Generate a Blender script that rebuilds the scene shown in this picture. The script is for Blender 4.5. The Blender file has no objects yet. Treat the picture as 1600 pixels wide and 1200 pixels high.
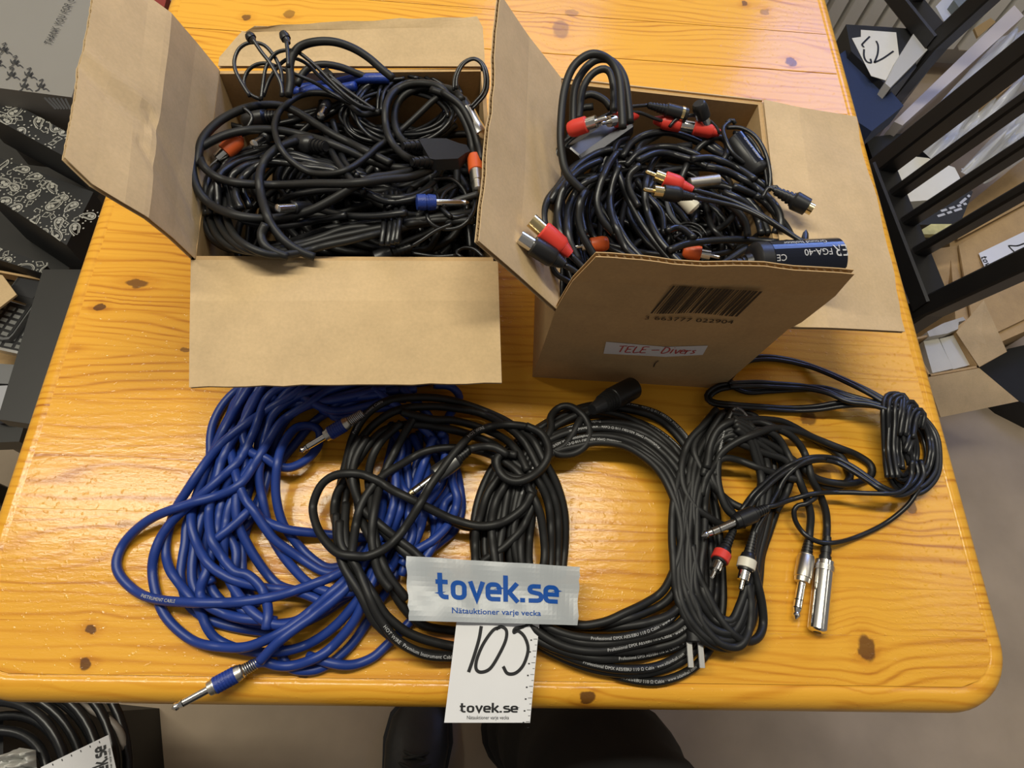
import bpy, bmesh, math, random
import numpy as np
from mathutils import Vector, Matrix

random.seed(7); rng = np.random.default_rng(7)
SC = bpy.context.scene
COL = SC.collection
TT = 0.73                      # height of the table top above the floor
H = 0.537                      # camera height above the table top

# ------------------------------------------------------------------ camera
F = 1044.76                    # focal length in pixels of a 1600 x 1200 frame
pit, yaw, rol = 1.1362109922822816, -0.14535620559564894, 0.17331754208785444
fw = np.array([0, math.cos(pit), -math.sin(pit)]); up = np.array([0, math.sin(pit), math.cos(pit)]); rt = np.array([1., 0, 0])
c_, s_ = math.cos(rol), math.sin(rol); rt, up = c_*rt + s_*up, -s_*rt + c_*up
cz, sz = math.cos(yaw), math.sin(yaw); ZR = np.array([[cz, -sz, 0], [sz, cz, 0], [0, 0, 1]])
rt, up, fw = ZR@rt, ZR@up, ZR@fw
cd = bpy.data.cameras.new('camera'); cam = bpy.data.objects.new('camera', cd); COL.objects.link(cam)
M = Matrix.Identity(4)
for i in range(3):
    M[i][0], M[i][1], M[i][2] = rt[i], up[i], -fw[i]
M[2][3] = TT + H
cam.matrix_world = M
cd.sensor_width = 36; cd.lens = F/1600*36; cd.clip_start = 0.01
SC.camera = cam

# ------------------------------------------------------------------ light
W = bpy.data.worlds.new('world'); SC.world = W; W.use_nodes = True
W.node_tree.nodes['Background'].inputs[0].default_value = (1.0, 0.95, 0.9, 1)
W.node_tree.nodes['Background'].inputs[1].default_value = 0.17
def area(name, loc, target, sx, sy, power, color):
    d = bpy.data.lights.new(name, 'AREA'); d.shape = 'RECTANGLE'; d.size = sx; d.size_y = sy
    d.energy = power; d.color = color
    o = bpy.data.objects.new(name, d); COL.objects.link(o)
    o.location = loc
    o.rotation_euler = (Vector(target) - Vector(loc)).to_track_quat('-Z', 'Y').to_euler()
    return o
area('ceiling_tube', (-0.55, 0.62, TT+2.0), (-0.55, 0.62, 0), 2.2, 0.14, 45, (1.0, 0.945, 0.79))
area('ceiling_tube', (1.9, 1.0, TT+2.0), (1.9, 1.0, 0), 0.3, 1.5, 6, (1.0, 0.95, 0.84))
area('window_light', (0.15, 1.61, TT+0.86), (0.15, 0.5, TT+0.30), 0.36, 0.66, 3.2, (0.45, 0.55, 1.0))
area('window_light', (1.00, 1.61, TT+0.86), (0.75, 0.5, TT+0.20), 0.50, 0.70, 10, (0.26, 0.40, 1.0))
vs = SC.view_settings
vs.view_transform = 'Standard'; vs.look = 'None'; vs.gamma = 1; vs.use_curve_mapping = False
vs.exposure = 0.0
SC.cycles.max_bounces = 8; SC.cycles.use_denoising = True

# ------------------------------------------------------------------ helpers
def at(px, py, z=0.0):
    """pixel of the 1600 x 1200 frame -> point on the level plane z (metres above the table top)"""
    d = fw + (px-800)/F*rt - (py-600)/F*up
    t = (z-H)/d[2]
    p = d*t
    return np.array([p[0], p[1], z+TT])
def nrm(v):
    v = np.asarray(v, float); return v/(np.linalg.norm(v)+1e-12)
WL = {}
def empty(name, label, cat, loc, group=None):
    o = bpy.data.objects.new(name, None); COL.objects.link(o); o.location = loc
    o.empty_display_size = 0.02
    o['label'] = label; o['category'] = cat
    if group: o['group'] = group
    WL[o.name] = np.array(loc, float)
    return o
def obj(name, verts, faces, mat, parent=None, smooth=False, label=None, cat=None, group=None, kind=None):
    verts = np.asarray(verts, float)
    if parent is not None:
        org = WL[parent.name]
    else:
        lo, hi = verts.min(0), verts.max(0); org = np.array([(lo[0]+hi[0])/2, (lo[1]+hi[1])/2, lo[2]])
    me = bpy.data.meshes.new(name)
    me.from_pydata((verts-org).tolist(), [], faces)
    if smooth:
        me.polygons.foreach_set('use_smooth', [True]*len(me.polygons))
        if smooth == 'sharp': me.set_sharp_from_angle(angle=math.radians(38))
    me.update()
    o = bpy.data.objects.new(name, me); COL.objects.link(o)
    if isinstance(mat, (list, tuple)):
        for m in mat: me.materials.append(m)
    else: me.materials.append(mat)
    WL[o.name] = org
    if parent is not None: o.parent = parent
    else: o.location = org
    if label: o['label'] = label
    if cat: o['category'] = cat
    if group: o['group'] = group
    if kind: o['kind'] = kind
    return o
class MB:
    def __init__(s): s.v = []; s.f = []
    def add(s, v, f):
        n = len(s.v); s.v.extend([tuple(map(float, p)) for p in v]); s.f.extend([[i+n for i in q] for q in f]); return s
    def box(s, c, sx, sy, sz, rz=0, bev=0.0):
        """box on its base centre c"""
        co, si = math.cos(rz), math.sin(rz)
        P = []
        b = min(bev, sx*.45, sy*.45, sz*.45)
        lay = [(0, b), (b, 0), (sz-b, 0), (sz, b)] if b > 0 else [(0, 0), (sz, 0)]
        for z, i in lay:
            hx, hy = sx/2-i, sy/2-i
            for x, y in ((-hx, -hy), (hx, -hy), (hx, hy), (-hx, hy)):
                P.append((c[0]+x*co-y*si, c[1]+x*si+y*co, c[2]+z))
        n = len(lay); Fc = [[3, 2, 1, 0], [4*(n-1)+k for k in range(4)]]
        for l in range(n-1):
            for k in range(4):
                Fc.append([4*l+k, 4*l+(k+1) % 4, 4*l+4+(k+1) % 4, 4*l+4+k])
        return s.add(P, Fc)
    def hull8(s, bot, top):
        """prism between two quads (lists of 4 points, counter-clockwise from above)"""
        n = len(bot)
        return s.add(list(bot)+list(top), [list(range(n))[::-1], list(range(n, 2*n))] +
                     [[k, (k+1) % n, n+(k+1) % n, n+k] for k in range(n)])
    def slab(s, quad, nvec, th):
        q = [np.asarray(p, float) for p in quad]; n = nrm(nvec)*th
        return s.hull8(q, [p+n for p in q])
    def bar(s, a, b, w, h, upv=(0, 0, 1), bev=0.003):
        """rectangular bar from a to b"""
        a, b = np.asarray(a, float), np.asarray(b, float); d = nrm(b-a); x = nrm(np.cross(upv, d)); y = np.cross(d, x)
        prof = [(-w/2+bev, -h/2), (w/2-bev, -h/2), (w/2, -h/2+bev), (w/2, h/2-bev), (w/2-bev, h/2), (-w/2+bev, h/2), (-w/2, h/2-bev), (-w/2, -h/2+bev)]
        A = [a+x*p[0]+y*p[1] for p in prof]; B = [b+x*p[0]+y*p[1] for p in prof]
        return s.hull8(A, B)
    def build(s, name, mat, parent=None, **k): return obj(name, s.v, s.f, mat, parent, **k)

def tube_geo(P, r, sides=8, cap=True):
    P = np.asarray(P, float); n = len(P)
    T = np.gradient(P, axis=0); T /= (np.linalg.norm(T, axis=1)[:, None]+1e-12)
    N = np.zeros_like(P); a = np.array([0, 0, 1.]) if abs(T[0][2]) < .9 else np.array([1., 0, 0])
    N[0] = nrm(a - T[0]*(a@T[0]))
    for i in range(1, n):
        v = N[i-1]-T[i]*(N[i-1]@T[i]); N[i] = v/(np.linalg.norm(v)+1e-12)
    B = np.cross(T, N)
    th = np.arange(sides)*2*math.pi/sides
    rr = np.broadcast_to(np.asarray(r, float), (n,))
    V = P[:, None, :] + rr[:, None, None]*(np.cos(th)[None, :, None]*N[:, None, :] + np.sin(th)[None, :, None]*B[:, None, :])
    Fc = []
    for i in range(n-1):
        for k in range(sides):
            k2 = (k+1) % sides
            Fc.append([i*sides+k, i*sides+k2, (i+1)*sides+k2, (i+1)*sides+k])
    if cap: Fc += [list(range(sides))[::-1], [(n-1)*sides+k for k in range(sides)]]
    return V.reshape(-1, 3), Fc
def lathe_geo(o, d, prof, sides=16):
    """solid of revolution: axis from o along d, profile of (distance along, radius)"""
    o = np.asarray(o, float); d = nrm(d); a = np.array([0, 0, 1.]) if abs(d[2]) < .9 else np.array([1., 0, 0])
    x = nrm(np.cross(a, d)); y = np.cross(d, x)
    V = []; Fc = []
    for t, r in prof:
        for k in range(sides):
            an = 2*math.pi*k/sides
            V.append(o+d*t+(x*math.cos(an)+y*math.sin(an))*max(r, 1e-5))
    for i in range(len(prof)-1):
        for k in range(sides):
            k2 = (k+1) % sides
            Fc.append([i*sides+k, i*sides+k2, (i+1)*sides+k2, (i+1)*sides+k])
    Fc += [list(range(sides))[::-1], [(len(prof)-1)*sides+k for k in range(sides)]]
    return V, Fc
def ribbed(t0, t1, r0, r1, n, dip=.82):
    out = []
    for i in range(n):
        a = t0+(t1-t0)*i/n; b = t0+(t1-t0)*(i+1)/n; r = r0+(r1-r0)*(i+.5)/n
        out += [(a, r), (a+(b-a)*.6, r), (a+(b-a)*.62, r*dip), (b-(b-a)*.02, r*dip)]
    return out

# ------------------------------------------------------------------ materials
def nodes(name):
    m = bpy.data.materials.new(name); m.use_nodes = True; nt = m.node_tree
    b = nt.nodes['Principled BSDF']
    def nd(t, **kw):
        n = nt.nodes.new(t)
        for k, v in kw.items():
            if k.startswith('_'): n.inputs[int(k[1:])].default_value = v
            else: setattr(n, k, v)
        return n
    def ln(a, i, b2, j): nt.links.new(a.outputs[i], b2.inputs[j])
    return m, nt, b, nd, ln
def plain(name, col, rough=.5, metal=0, noise=.0, nscale=60, bump=0, spec=.5, bscale=None):
    m, nt, b, nd, ln = nodes(name)
    b.inputs['Roughness'].default_value = rough; b.inputs['Metallic'].default_value = metal
    b.inputs['Base Color'].default_value = (*col, 1); b.inputs['Specular IOR Level'].default_value = spec
    tc = nd('ShaderNodeTexCoord')
    if noise:
        n = nd('ShaderNodeTexNoise'); n.inputs['Scale'].default_value = nscale; n.inputs['Detail'].default_value = 5
        ln(tc, 'Object', n, 'Vector')
        mx = nd('ShaderNodeMix', data_type='RGBA')
        mx.inputs[6].default_value = tuple(c*(1-noise) for c in col)+(1,); mx.inputs[7].default_value = tuple(min(1, c*(1+noise)) for c in col)+(1,)
        ln(n, 'Fac', mx, 0); nt.links.new(mx.outputs[2], b.inputs['Base Color'])
    if bump:
        n2 = nd('ShaderNodeTexNoise'); n2.inputs['Scale'].default_value = bscale or nscale*3; n2.inputs['Detail'].default_value = 4
        ln(tc, 'Object', n2, 'Vector')
        bp = nd('ShaderNodeBump'); bp.inputs['Strength'].default_value = bump; bp.inputs['Distance'].default_value = .001
        ln(n2, 'Fac', bp, 'Height'); ln(bp, 'Normal', b, 'Normal')
    return m
def card_mat(name, col, dark=.12):
    m, nt, b, nd, ln = nodes(name)
    tc = nd('ShaderNodeTexCoord')
    n = nd('ShaderNodeTexNoise'); n.inputs['Scale'].default_value = 28; n.inputs['Detail'].default_value = 8; n.inputs['Roughness'].default_value = .65
    ln(tc, 'Object', n, 'Vector')
    n2 = nd('ShaderNodeTexNoise'); n2.inputs['Scale'].default_value = 420; n2.inputs['Detail'].default_value = 3
    ln(tc, 'Object', n2, 'Vector')
    ad = nd('ShaderNodeMath', operation='MULTIPLY_ADD'); ad.inputs[1].default_value = .45
    ln(n2, 'Fac', ad, 0); ln(n, 'Fac', ad, 2)
    r = nd('ShaderNodeValToRGB'); r.color_ramp.elements[0].position = .45; r.color_ramp.elements[1].position = .95
    r.color_ramp.elements[0].color = tuple(c*(1-dark) for c in col)+(1,); r.color_ramp.elements[1].color = tuple(min(1, c*(1+dark)) for c in col)+(1,)
    ln(ad, 0, r, 0); ln(r, 0, b, 'Base Color')
    b.inputs['Roughness'].default_value = .8; b.inputs['Specular IOR Level'].default_value = .25
    # faint corrugation and fibre relief
    bp = nd('ShaderNodeBump'); bp.inputs['Strength'].default_value = .25; bp.inputs['Distance'].default_value = .0006
    ln(ad, 0, bp, 'Height'); ln(bp, 'Normal', b, 'Normal')
    return m
KRAFT = card_mat('kraft_cardboard', (.52, .345, .165))
KRAFT_IN = card_mat('kraft_cardboard_inside', (.58, .417, .228))
KRAFT_EDGE = plain('cardboard_cut_edge', (.52, .38, .22), .85, noise=.2, nscale=300)
BLK = plain('black_rubber', (.012, .012, .0125), .42, noise=.25, nscale=90)
BLK2 = plain('black_rubber_matt', (.0115, .0115, .0115), .48, spec=.38, noise=.25, nscale=70)
BLKS = plain('black_pvc', (.010, .0105, .012), .33)
BLU = plain('blue_rubber', (.012, .040, .235), .42, noise=.15, nscale=60)
BLUP = plain('blue_plastic', (.014, .042, .26), .4, noise=.2, nscale=200, bump=.3, bscale=900)
SKYB = plain('light_blue_plastic', (.03, .22, .62), .4)
REDP = plain('red_plastic', (.66, .045, .03), .42)
ORANGE = plain('orange_plastic', (.72, .12, .025), .42)
WHP = plain('cream_plastic', (.72, .68, .55), .4)
BLKP = plain('black_plastic', (.010, .010, .011), .38)
CHROME = plain('chrome', (.78, .76, .72), .18, metal=1)
NICKEL = plain('brushed_nickel', (.68, .64, .56), .34, metal=1, noise=.15, nscale=400)
GOLD = plain('gold_plating', (.83, .66, .34), .22, metal=1)
STEEL = plain('dull_steel', (.55, .54, .52), .35, metal=1)
WPAPER = plain('white_paper', (.78, .78, .80), .6, noise=.03, nscale=40)
CREAM = plain('cream_paper', (.72, .69, .60), .7, noise=.05, nscale=60)
INK = plain('black_ink', (.012, .012, .014), .5)
BLUEINK = plain('blue_print', (.001, .065, .33), .5, spec=.15)
REDINK = plain('red_ink', (.55, .06, .06), .6)
PRINTW = plain('pale_print', (.50, .50, .50), .5)
GREYP = plain('grey_print', (.55, .53, .47), .5)
BARINK = plain('dark_brown_print', (.035, .026, .018), .7)

def wood_mat(name, knots, dark=1.0):
    m, nt, b, nd, ln = nodes(name)
    tc = nd('ShaderNodeTexCoord'); oi = nd('ShaderNodeObjectInfo')
    sep = nd('ShaderNodeSeparateXYZ'); ln(tc, 'Object', sep, 0)
    def math_(op, a, b2=None, c=None):
        n = nd('ShaderNodeMath', operation=op)
        for i, v in enumerate((a, b2, c)):
            if v is None: continue
            if isinstance(v, (int, float)): n.inputs[i].default_value = v
            else: nt.links.new(v, n.inputs[i])
        return n.outputs[0]
    X, Y = sep.outputs[0], sep.outputs[1]
    # wobble for natural outlines
    wn = nd('ShaderNodeTexNoise'); wn.inputs['Scale'].default_value = 110; wn.inputs['Detail'].default_value = 4; ln(tc, 'Object', wn, 'Vector')
    wob = math_('MULTIPLY', math_('SUBTRACT', wn.outputs['Fac'], .5), .008)
    kd = None; warp = None; halo = None
    for (kx, ky, rx, ry, st) in knots:
        dx = math_('ADD', math_('SUBTRACT', X, kx), wob); dy = math_('ADD', math_('SUBTRACT', Y, ky), wob)
        q = math_('SQRT', math_('ADD', math_('POWER', math_('DIVIDE', dx, rx), 2.0), math_('POWER', math_('DIVIDE', dy, ry), 2.0)))
        core = math_('MULTIPLY', nodes_smooth(nd, nt, q, 1.15, .80), st)
        kd = core if kd is None else math_('MAXIMUM', kd, core)
        g = math_('EXPONENT', math_('MULTIPLY', math_('POWER', math_('DIVIDE', q, 3.2), 2.0), -1.0))
        w = math_('MULTIPLY', math_('MULTIPLY', dy, g), -.55)
        warp = w if warp is None else math_('ADD', warp, w)
        hh = math_('MULTIPLY', nodes_smooth(nd, nt, q, 3.0, .9), st*.35)
        halo = hh if halo is None else math_('MAXIMUM', halo, hh)
    off = math_('MULTIPLY', oi.outputs['Random'], 37.0)
    Yw = math_('ADD', Y, warp)
    cv = nd('ShaderNodeCombineXYZ'); nt.links.new(math_('ADD', math_('MULTIPLY', X, 3.0), off), cv.inputs[0]); nt.links.new(math_('MULTIPLY', Yw, 13.0), cv.inputs[1]); nt.links.new(off, cv.inputs[2])
    n1 = nd('ShaderNodeTexNoise'); n1.inputs['Scale'].default_value = 1.0; n1.inputs['Detail'].default_value = 2.5; ln(cv, 0, n1, 'Vector')
    rings = math_('SINE', math_('ADD', math_('MULTIPLY', n1.outputs['Fac'], 58.0), math_('MULTIPLY', Yw, 760.0)))
    rings = math_('POWER', math_('MULTIPLY_ADD', rings, .5, .5), 3.4)
    lf = nd('ShaderNodeTexNoise'); lf.inputs['Scale'].default_value = 1.0; lf.inputs['Detail'].default_value = 1; cvl = nd('ShaderNodeCombineXYZ'); nt.links.new(math_('MULTIPLY', X, 4.0), cvl.inputs[0]); nt.links.new(math_('MULTIPLY', Yw, 40.0), cvl.inputs[1]); nt.links.new(off, cvl.inputs[2]); ln(cvl, 0, lf, 'Vector')
    rings = math_('MULTIPLY', rings, math_('MULTIPLY_ADD', lf.outputs['Fac'], 2.0, -.25))
    cv2 = nd('ShaderNodeCombineXYZ'); nt.links.new(math_('MULTIPLY', X, 8.0), cv2.inputs[0]); nt.links.new(math_('MULTIPLY', Yw, 420.0), cv2.inputs[1]); nt.links.new(off, cv2.inputs[2])
    n2 = nd('ShaderNodeTexNoise'); n2.inputs['Scale'].default_value = 1.0; n2.inputs['Detail'].default_value = 4; ln(cv2, 0, n2, 'Vector')
    fib = n2.outputs['Fac']
    n3 = nd('ShaderNodeTexNoise'); n3.inputs['Scale'].default_value = 5; n3.inputs['Detail'].default_value = 2; ln(tc, 'Object', n3, 'Vector')
    fac = math_('ADD', math_('MULTIPLY', rings, .66), math_('MULTIPLY', math_('SUBTRACT', fib, .5), .9))
    fac = math_('ADD', fac, math_('MULTIPLY', math_('SUBTRACT', n3.outputs['Fac'], .5), .5))
    fac = math_('ADD', fac, math_('MULTIPLY', math_('SUBTRACT', oi.outputs['Random'], .5), .22))
    fac = math_('ADD', fac, halo)
    r = nd('ShaderNodeValToRGB'); e = r.color_ramp.elements
    e[0].position = 0.0; e[0].color = (.82*dark, .405*dark, .036*dark, 1); e[1].position = 1.0; e[1].color = (.40*dark, .125*dark, .008*dark, 1)
    e2 = e.new(.45); e2.color = (.70*dark, .305*dark, .022*dark, 1)
    nt.links.new(fac, r.inputs[0])
    mx = nd('ShaderNodeMix', data_type='RGBA'); mx.inputs[7].default_value = (.105, .038, .010, 1)
    nt.links.new(kd, mx.inputs[0]); ln(r, 0, mx, 6)
    nt.links.new(mx.outputs[2], b.inputs['Base Color'])
    b.inputs['Roughness'].default_value = .42; b.inputs['Specular IOR Level'].default_value = .15
    b.inputs['Coat Weight'].default_value = .5; b.inputs['Coat Roughness'].default_value = .13
    # dents and scratches in the varnish
    cv3 = nd('ShaderNodeCombineXYZ'); nt.links.new(math_('MULTIPLY', X, 60.0), cv3.inputs[0]); nt.links.new(math_('MULTIPLY', Y, 190.0), cv3.inputs[1])
    n4 = nd('ShaderNodeTexNoise'); n4.inputs['Scale'].default_value = 1; n4.inputs['Detail'].default_value = 5; n4.inputs['Roughness'].default_value = .6; ln(cv3, 0, n4, 'Vector')
    n6 = nd('ShaderNodeTexNoise'); n6.inputs['Scale'].default_value = 260; n6.inputs['Detail'].default_value = 2; ln(tc, 'Object', n6, 'Vector')
    h = math_('ADD', n4.outputs['Fac'], math_('MULTIPLY', nodes_smooth(nd, nt, n6.outputs['Fac'], .62, .74), .5))
    bp = nd('ShaderNodeBump'); bp.inputs['Strength'].default_value = .22; bp.inputs['Distance'].default_value = .0011
    nt.links.new(h, bp.inputs['Height']); ln(bp, 'Normal', b, 'Normal')
    nt.links.new(bp.outputs[0], b.inputs['Coat Normal'])
    return m
def nodes_smooth(nd, nt, val, lo, hi):
    """1 at hi, 0 at lo (smooth)"""
    n = nd('ShaderNodeMapRange', interpolation_type='SMOOTHSTEP')
    n.inputs[1].default_value = hi; n.inputs[2].default_value = lo; n.inputs[3].default_value = 1; n.inputs[4].default_value = 0
    nt.links.new(val, n.inputs[0]); return n.outputs[0]

# ------------------------------------------------------------------ writing
def text_geo(body, size, bold=0.0, spacing=1.0):
    c = bpy.data.curves.new('t', 'FONT'); c.body = body; c.size = size; c.space_character = spacing; c.offset = bold; c.resolution_u = 3
    o = bpy.data.objects.new('t', c); COL.objects.link(o)
    me = bpy.data.meshes.new_from_object(o.evaluated_get(bpy.context.evaluated_depsgraph_get()))
    v = np.array([p.co[:] for p in me.vertices]).reshape(-1, 3); f = [list(p.vertices) for p in me.polygons]
    bpy.data.objects.remove(o); bpy.data.curves.remove(c); bpy.data.meshes.remove(me)
    return v, f
def text_on(mb, body, size, org, ux, uy, lift=.0003, align='l', bold=0.0, spacing=1.0, fit=None):
    v, f = text_geo(body, size, bold, spacing)
    if len(v) == 0: return
    w = v[:, 0].max()
    if fit: v[:, 0] *= fit/w; w = fit
    if align == 'c': v[:, 0] -= w/2
    if align == 'r': v[:, 0] -= w
    ux, uy = nrm(ux), nrm(uy); n = np.cross(ux, uy)
    mb.add(np.asarray(org)+v[:, :1]*ux+v[:, 1:2]*uy+n*lift, f)
def ribbon(pts, w, closed=False):
    """flat stroke of width w along 2D points -> (verts2d, faces); widths may vary"""
    P = np.asarray(pts, float); n = len(P); ws = np.broadcast_to(np.asarray(w, float), (n,))
    V = []; Fc = []
    for i in range(n):
        a = P[(i-1) % n] if (closed or i > 0) else P[i]; b = P[(i+1) % n] if (closed or i < n-1) else P[i]
        d0 = nrm(P[i]-a) if (closed or i > 0) else nrm(b-P[i]); d1 = nrm(b-P[i]) if (closed or i < n-1) else d0
        n0 = np.array([-d0[1], d0[0]]); n1 = np.array([-d1[1], d1[0]]); m = nrm(n0+n1); k = 1/max(.4, m@n0)
        V += [P[i]+m*ws[i]/2*k, P[i]-m*ws[i]/2*k]
    for i in range(n if closed else n-1):
        j = (i+1) % n; Fc.append([2*i+1, 2*j+1, 2*j, 2*i])
    return np.array(V), Fc
def arc2(cx, cy, r, a0, a1, n=6):
    return [(cx+r*math.cos(math.radians(a0+(a1-a0)*k/n)), cy+r*math.sin(math.radians(a0+(a1-a0)*k/n))) for k in range(n+1)]
def smooth2(pts, n=8):
    P = np.asarray(pts, float); Q = np.vstack([2*P[0]-P[1], P, 2*P[-1]-P[-2]]); out = []
    for i in range(1, len(Q)-2):
        for k in range(n):
            t = k/n; a, b, c, d = Q[i-1], Q[i], Q[i+1], Q[i+2]
            out.append(.5*((2*b)+(-a+c)*t+(2*a-5*b+4*c-d)*t*t+(-a+3*b-3*c+d)*t**3))
    out.append(P[-1]); return np.array(out)
def rr_loop(x0, y0, x1, y1, r):
    return arc2(x1-r, y1-r, r, 0, 90)+arc2(x0+r, y1-r, r, 90, 180)+arc2(x0+r, y0+r, r, 180, 270)+arc2(x1-r, y0+r, r, 270, 360)
# rounded-square lettering of the wordmark: strokes per letter, then its advance
TW = .235
def wordmark(letters='tovek.se'):
    h = TW/2; out = []; x = 0
    for ch in letters:
        S = []
        if ch == 't':
            S = [([(.16, 1.36), (.16, .36)]+arc2(.40, .36, .24, 180, 270)+[(.56, .12)], False), ([(-.06, .90), (.54, .90)], False)]; adv = .68
        if ch == 'o': S = [(rr_loop(h, h, .80-h, 1.02-h, .24)[:-1], True)]; adv = .90
        if ch == 'v': S = [([(.08, 1.02), (.395, .10), (.71, 1.02)], False)]; adv = .84
        if ch == 'e':
            S = [([(.16, .50), (.685, .50)]+[(.685, .68)]+arc2(.685-.22, .68, .22, 0, 90)+arc2(.115+.22, .68, .22, 90, 180)+arc2(.115+.22, .34, .22, 180, 270)+[(.74, .12)], False)]; adv = .88
        if ch == 'k': S = [([(.12, 1.42), (.12, 0)], False), ([(.70, 1.02), (.30, .52), (.74, 0)], False), ([(.12, .52), (.36, .52)], False)]; adv = .82
        if ch == '.': S = [([(.03, .125), (.28, .125)], False)]; adv = .38
        if ch == 's':
            S = [([(.68, .90), (.34, .90)]+arc2(.30, .735, .165, 90, 270)+[(.50, .525)]+arc2(.52, .325, .20, 90, -90)+[(.08, .12)], False)]; adv = .82
        for pts, cl in S: out.append(ribbon(np.array(pts)+[x, 0], TW, cl))
        x += adv
    return out, x-.1
def wordmark_on(mb, height, org, ux, uy, width=None, lift=.0003, align='l'):
    """height = x-height in metres"""
    L, w = wordmark(); sx = (width/w) if width else height
    ux, uy = nrm(ux), nrm(uy); n = np.cross(ux, uy); o = np.asarray(org)-(ux*w*sx/2 if align == 'c' else 0)
    for i, (v, f) in enumerate(L): mb.add(o+v[:, :1]*sx*ux+v[:, 1:2]*height*uy+n*(lift+i*1e-6), f)
def stroke_on(mb, pts, w, org, ux, uy, lift=.0003, sm=True):
    P = smooth2(pts) if sm and len(pts) > 2 else np.array(pts, float)
    v, f = ribbon(P, w); ux, uy = np.asarray(ux, float), np.asarray(uy, float); n = nrm(np.cross(ux, uy))
    mb.add(np.asarray(org)+v[:, :1]*ux+v[:, 1:2]*uy+n*lift, f)

# ------------------------------------------------------------------ setting
FLOORM = plain('concrete_floor', (.43, .335, .235), .65, noise=.35, nscale=7, bump=.25, bscale=60)
WALLM = plain('painted_wall', (.62, .60, .56), .7, noise=.04, nscale=8)
obj('floor', [(-3.2, -2.6, -.02), (3.2, -2.6, -.02), (3.2, 1.75, -.02), (-3.2, 1.75, -.02), (-3.2, -2.6, 0), (3.2, -2.6, 0), (3.2, 1.75, 0), (-3.2, 1.75, 0)],
    [[3, 2, 1, 0], [4, 5, 6, 7], [0, 1, 5, 4], [1, 2, 6, 5], [2, 3, 7, 6], [3, 0, 4, 7]], FLOORM, kind='structure')
mb = MB()
for (x0, x1, z0, z1) in ((-3.2, 3.2, 0, TT+.5), (-3.2, 3.2, TT+1.4, 2.75), (-3.2, -.05, TT+.5, TT+1.4), (.35, .72, TT+.5, TT+1.4), (1.28, 3.2, TT+.5, TT+1.4)):
    mb.box(((x0+x1)/2, 1.70, z0), x1-x0, .10, z1-z0)
mb.build('wall_back', WALLM, kind='structure')
WFR = plain('white_window_frame', (.75, .74, .72), .4)
GLASS, nt_, b_, nd_, ln_ = nodes('window_glass')
b_.inputs['Base Color'].default_value = (.75, .85, .95, 1); b_.inputs['Roughness'].default_value = .05; b_.inputs['Transmission Weight'].default_value = 1
for n_, (x0, x1) in enumerate(((-.05, .35), (.72, 1.28))):
    m_ = MB()
    for c, sx, szz in (((x0+.02, 1.70, TT+.5), .04, .9), ((x1-.02, 1.70, TT+.5), .04, .9), (((x0+x1)/2, 1.70, TT+.5), x1-x0-.08, .04), (((x0+x1)/2, 1.70, TT+1.36), x1-x0-.08, .04)):
        m_.box(c, sx, .06, szz, bev=.004)
    w_ = m_.build('window_%d' % (n_+1), WFR, kind='structure')
    MB().box(((x0+x1)/2, 1.70, TT+.54), x1-x0-.08, .012, .82).build('pane', GLASS, w_)

# ------------------------------------------------------------------ table
XL, XR, YF, YB = -.3655, .4345, -.012, 1.25      # outline of the table top
INS, CR = .0185, .052                            # width of the rounded border, corner radius
rt_root = empty('pine_table', 'orange varnished knotty pine table carrying the open boxes and cable coils', 'table', ((XL+XR)/2, .6, 0))
def kn(px, py, rx, ry, st=.9):
    p = at(px, py); o = WL['pine_table']; return (p[0]-o[0], p[1]-o[1], rx, ry, st)
KNOTS = [kn(213, 443, .010, .0048, .8), kn(156, 480, .005, .0028), kn(141, 984, .0042, .0040), kn(133, 1037, .0048, .0044), kn(1354, 1013, .0068, .0100, .85),
         kn(918, 1089, .0062, .0045), kn(473, 1056, .0042, .0022, .8), kn(1425, 793, .0046, .0050, .75), kn(1262, 655, .0075, .0065, .75), kn(1285, 742, .0085, .0070, .6),
         kn(876, 46, .010, .016, .5), kn(1236, 97, .0068, .0085, .8), kn(893, 20, .008, .006, .4), kn(385, 27, .005, .005, .8), kn(452, 22, .006, .007, .6), kn(1163, 5, .004, .005, .8), kn(1195, 19, .006, .006, .5),
         kn(197, 818, .007, .003, .35), kn(515, 790, .008, .010, .35), kn(596, 728, .006, .006, .6), kn(292, 546, .006, .0022, .7)]
WOOD = wood_mat('varnished_pine', KNOTS)
def xlim(y, ins=INS):
    """left and right limit of the inner top at depth y (rounded front corners)"""
    x0, x1, y0 = XL+ins, XR-ins, YF+ins; r = CR-ins
    if y >= y0+r: return x0, x1
    d = r-math.sqrt(max(0, r*r-(y0+r-y)**2)); return x0+d, x1-d
seams = [YF+INS, .0425, .0785, .124, .169, .218, .267, .302, .339, .386, .437, .489, .541, .602, .667, .735, .80, .87, .945, 1.02, 1.10, 1.17, YB-INS]
TH = .028
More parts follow.
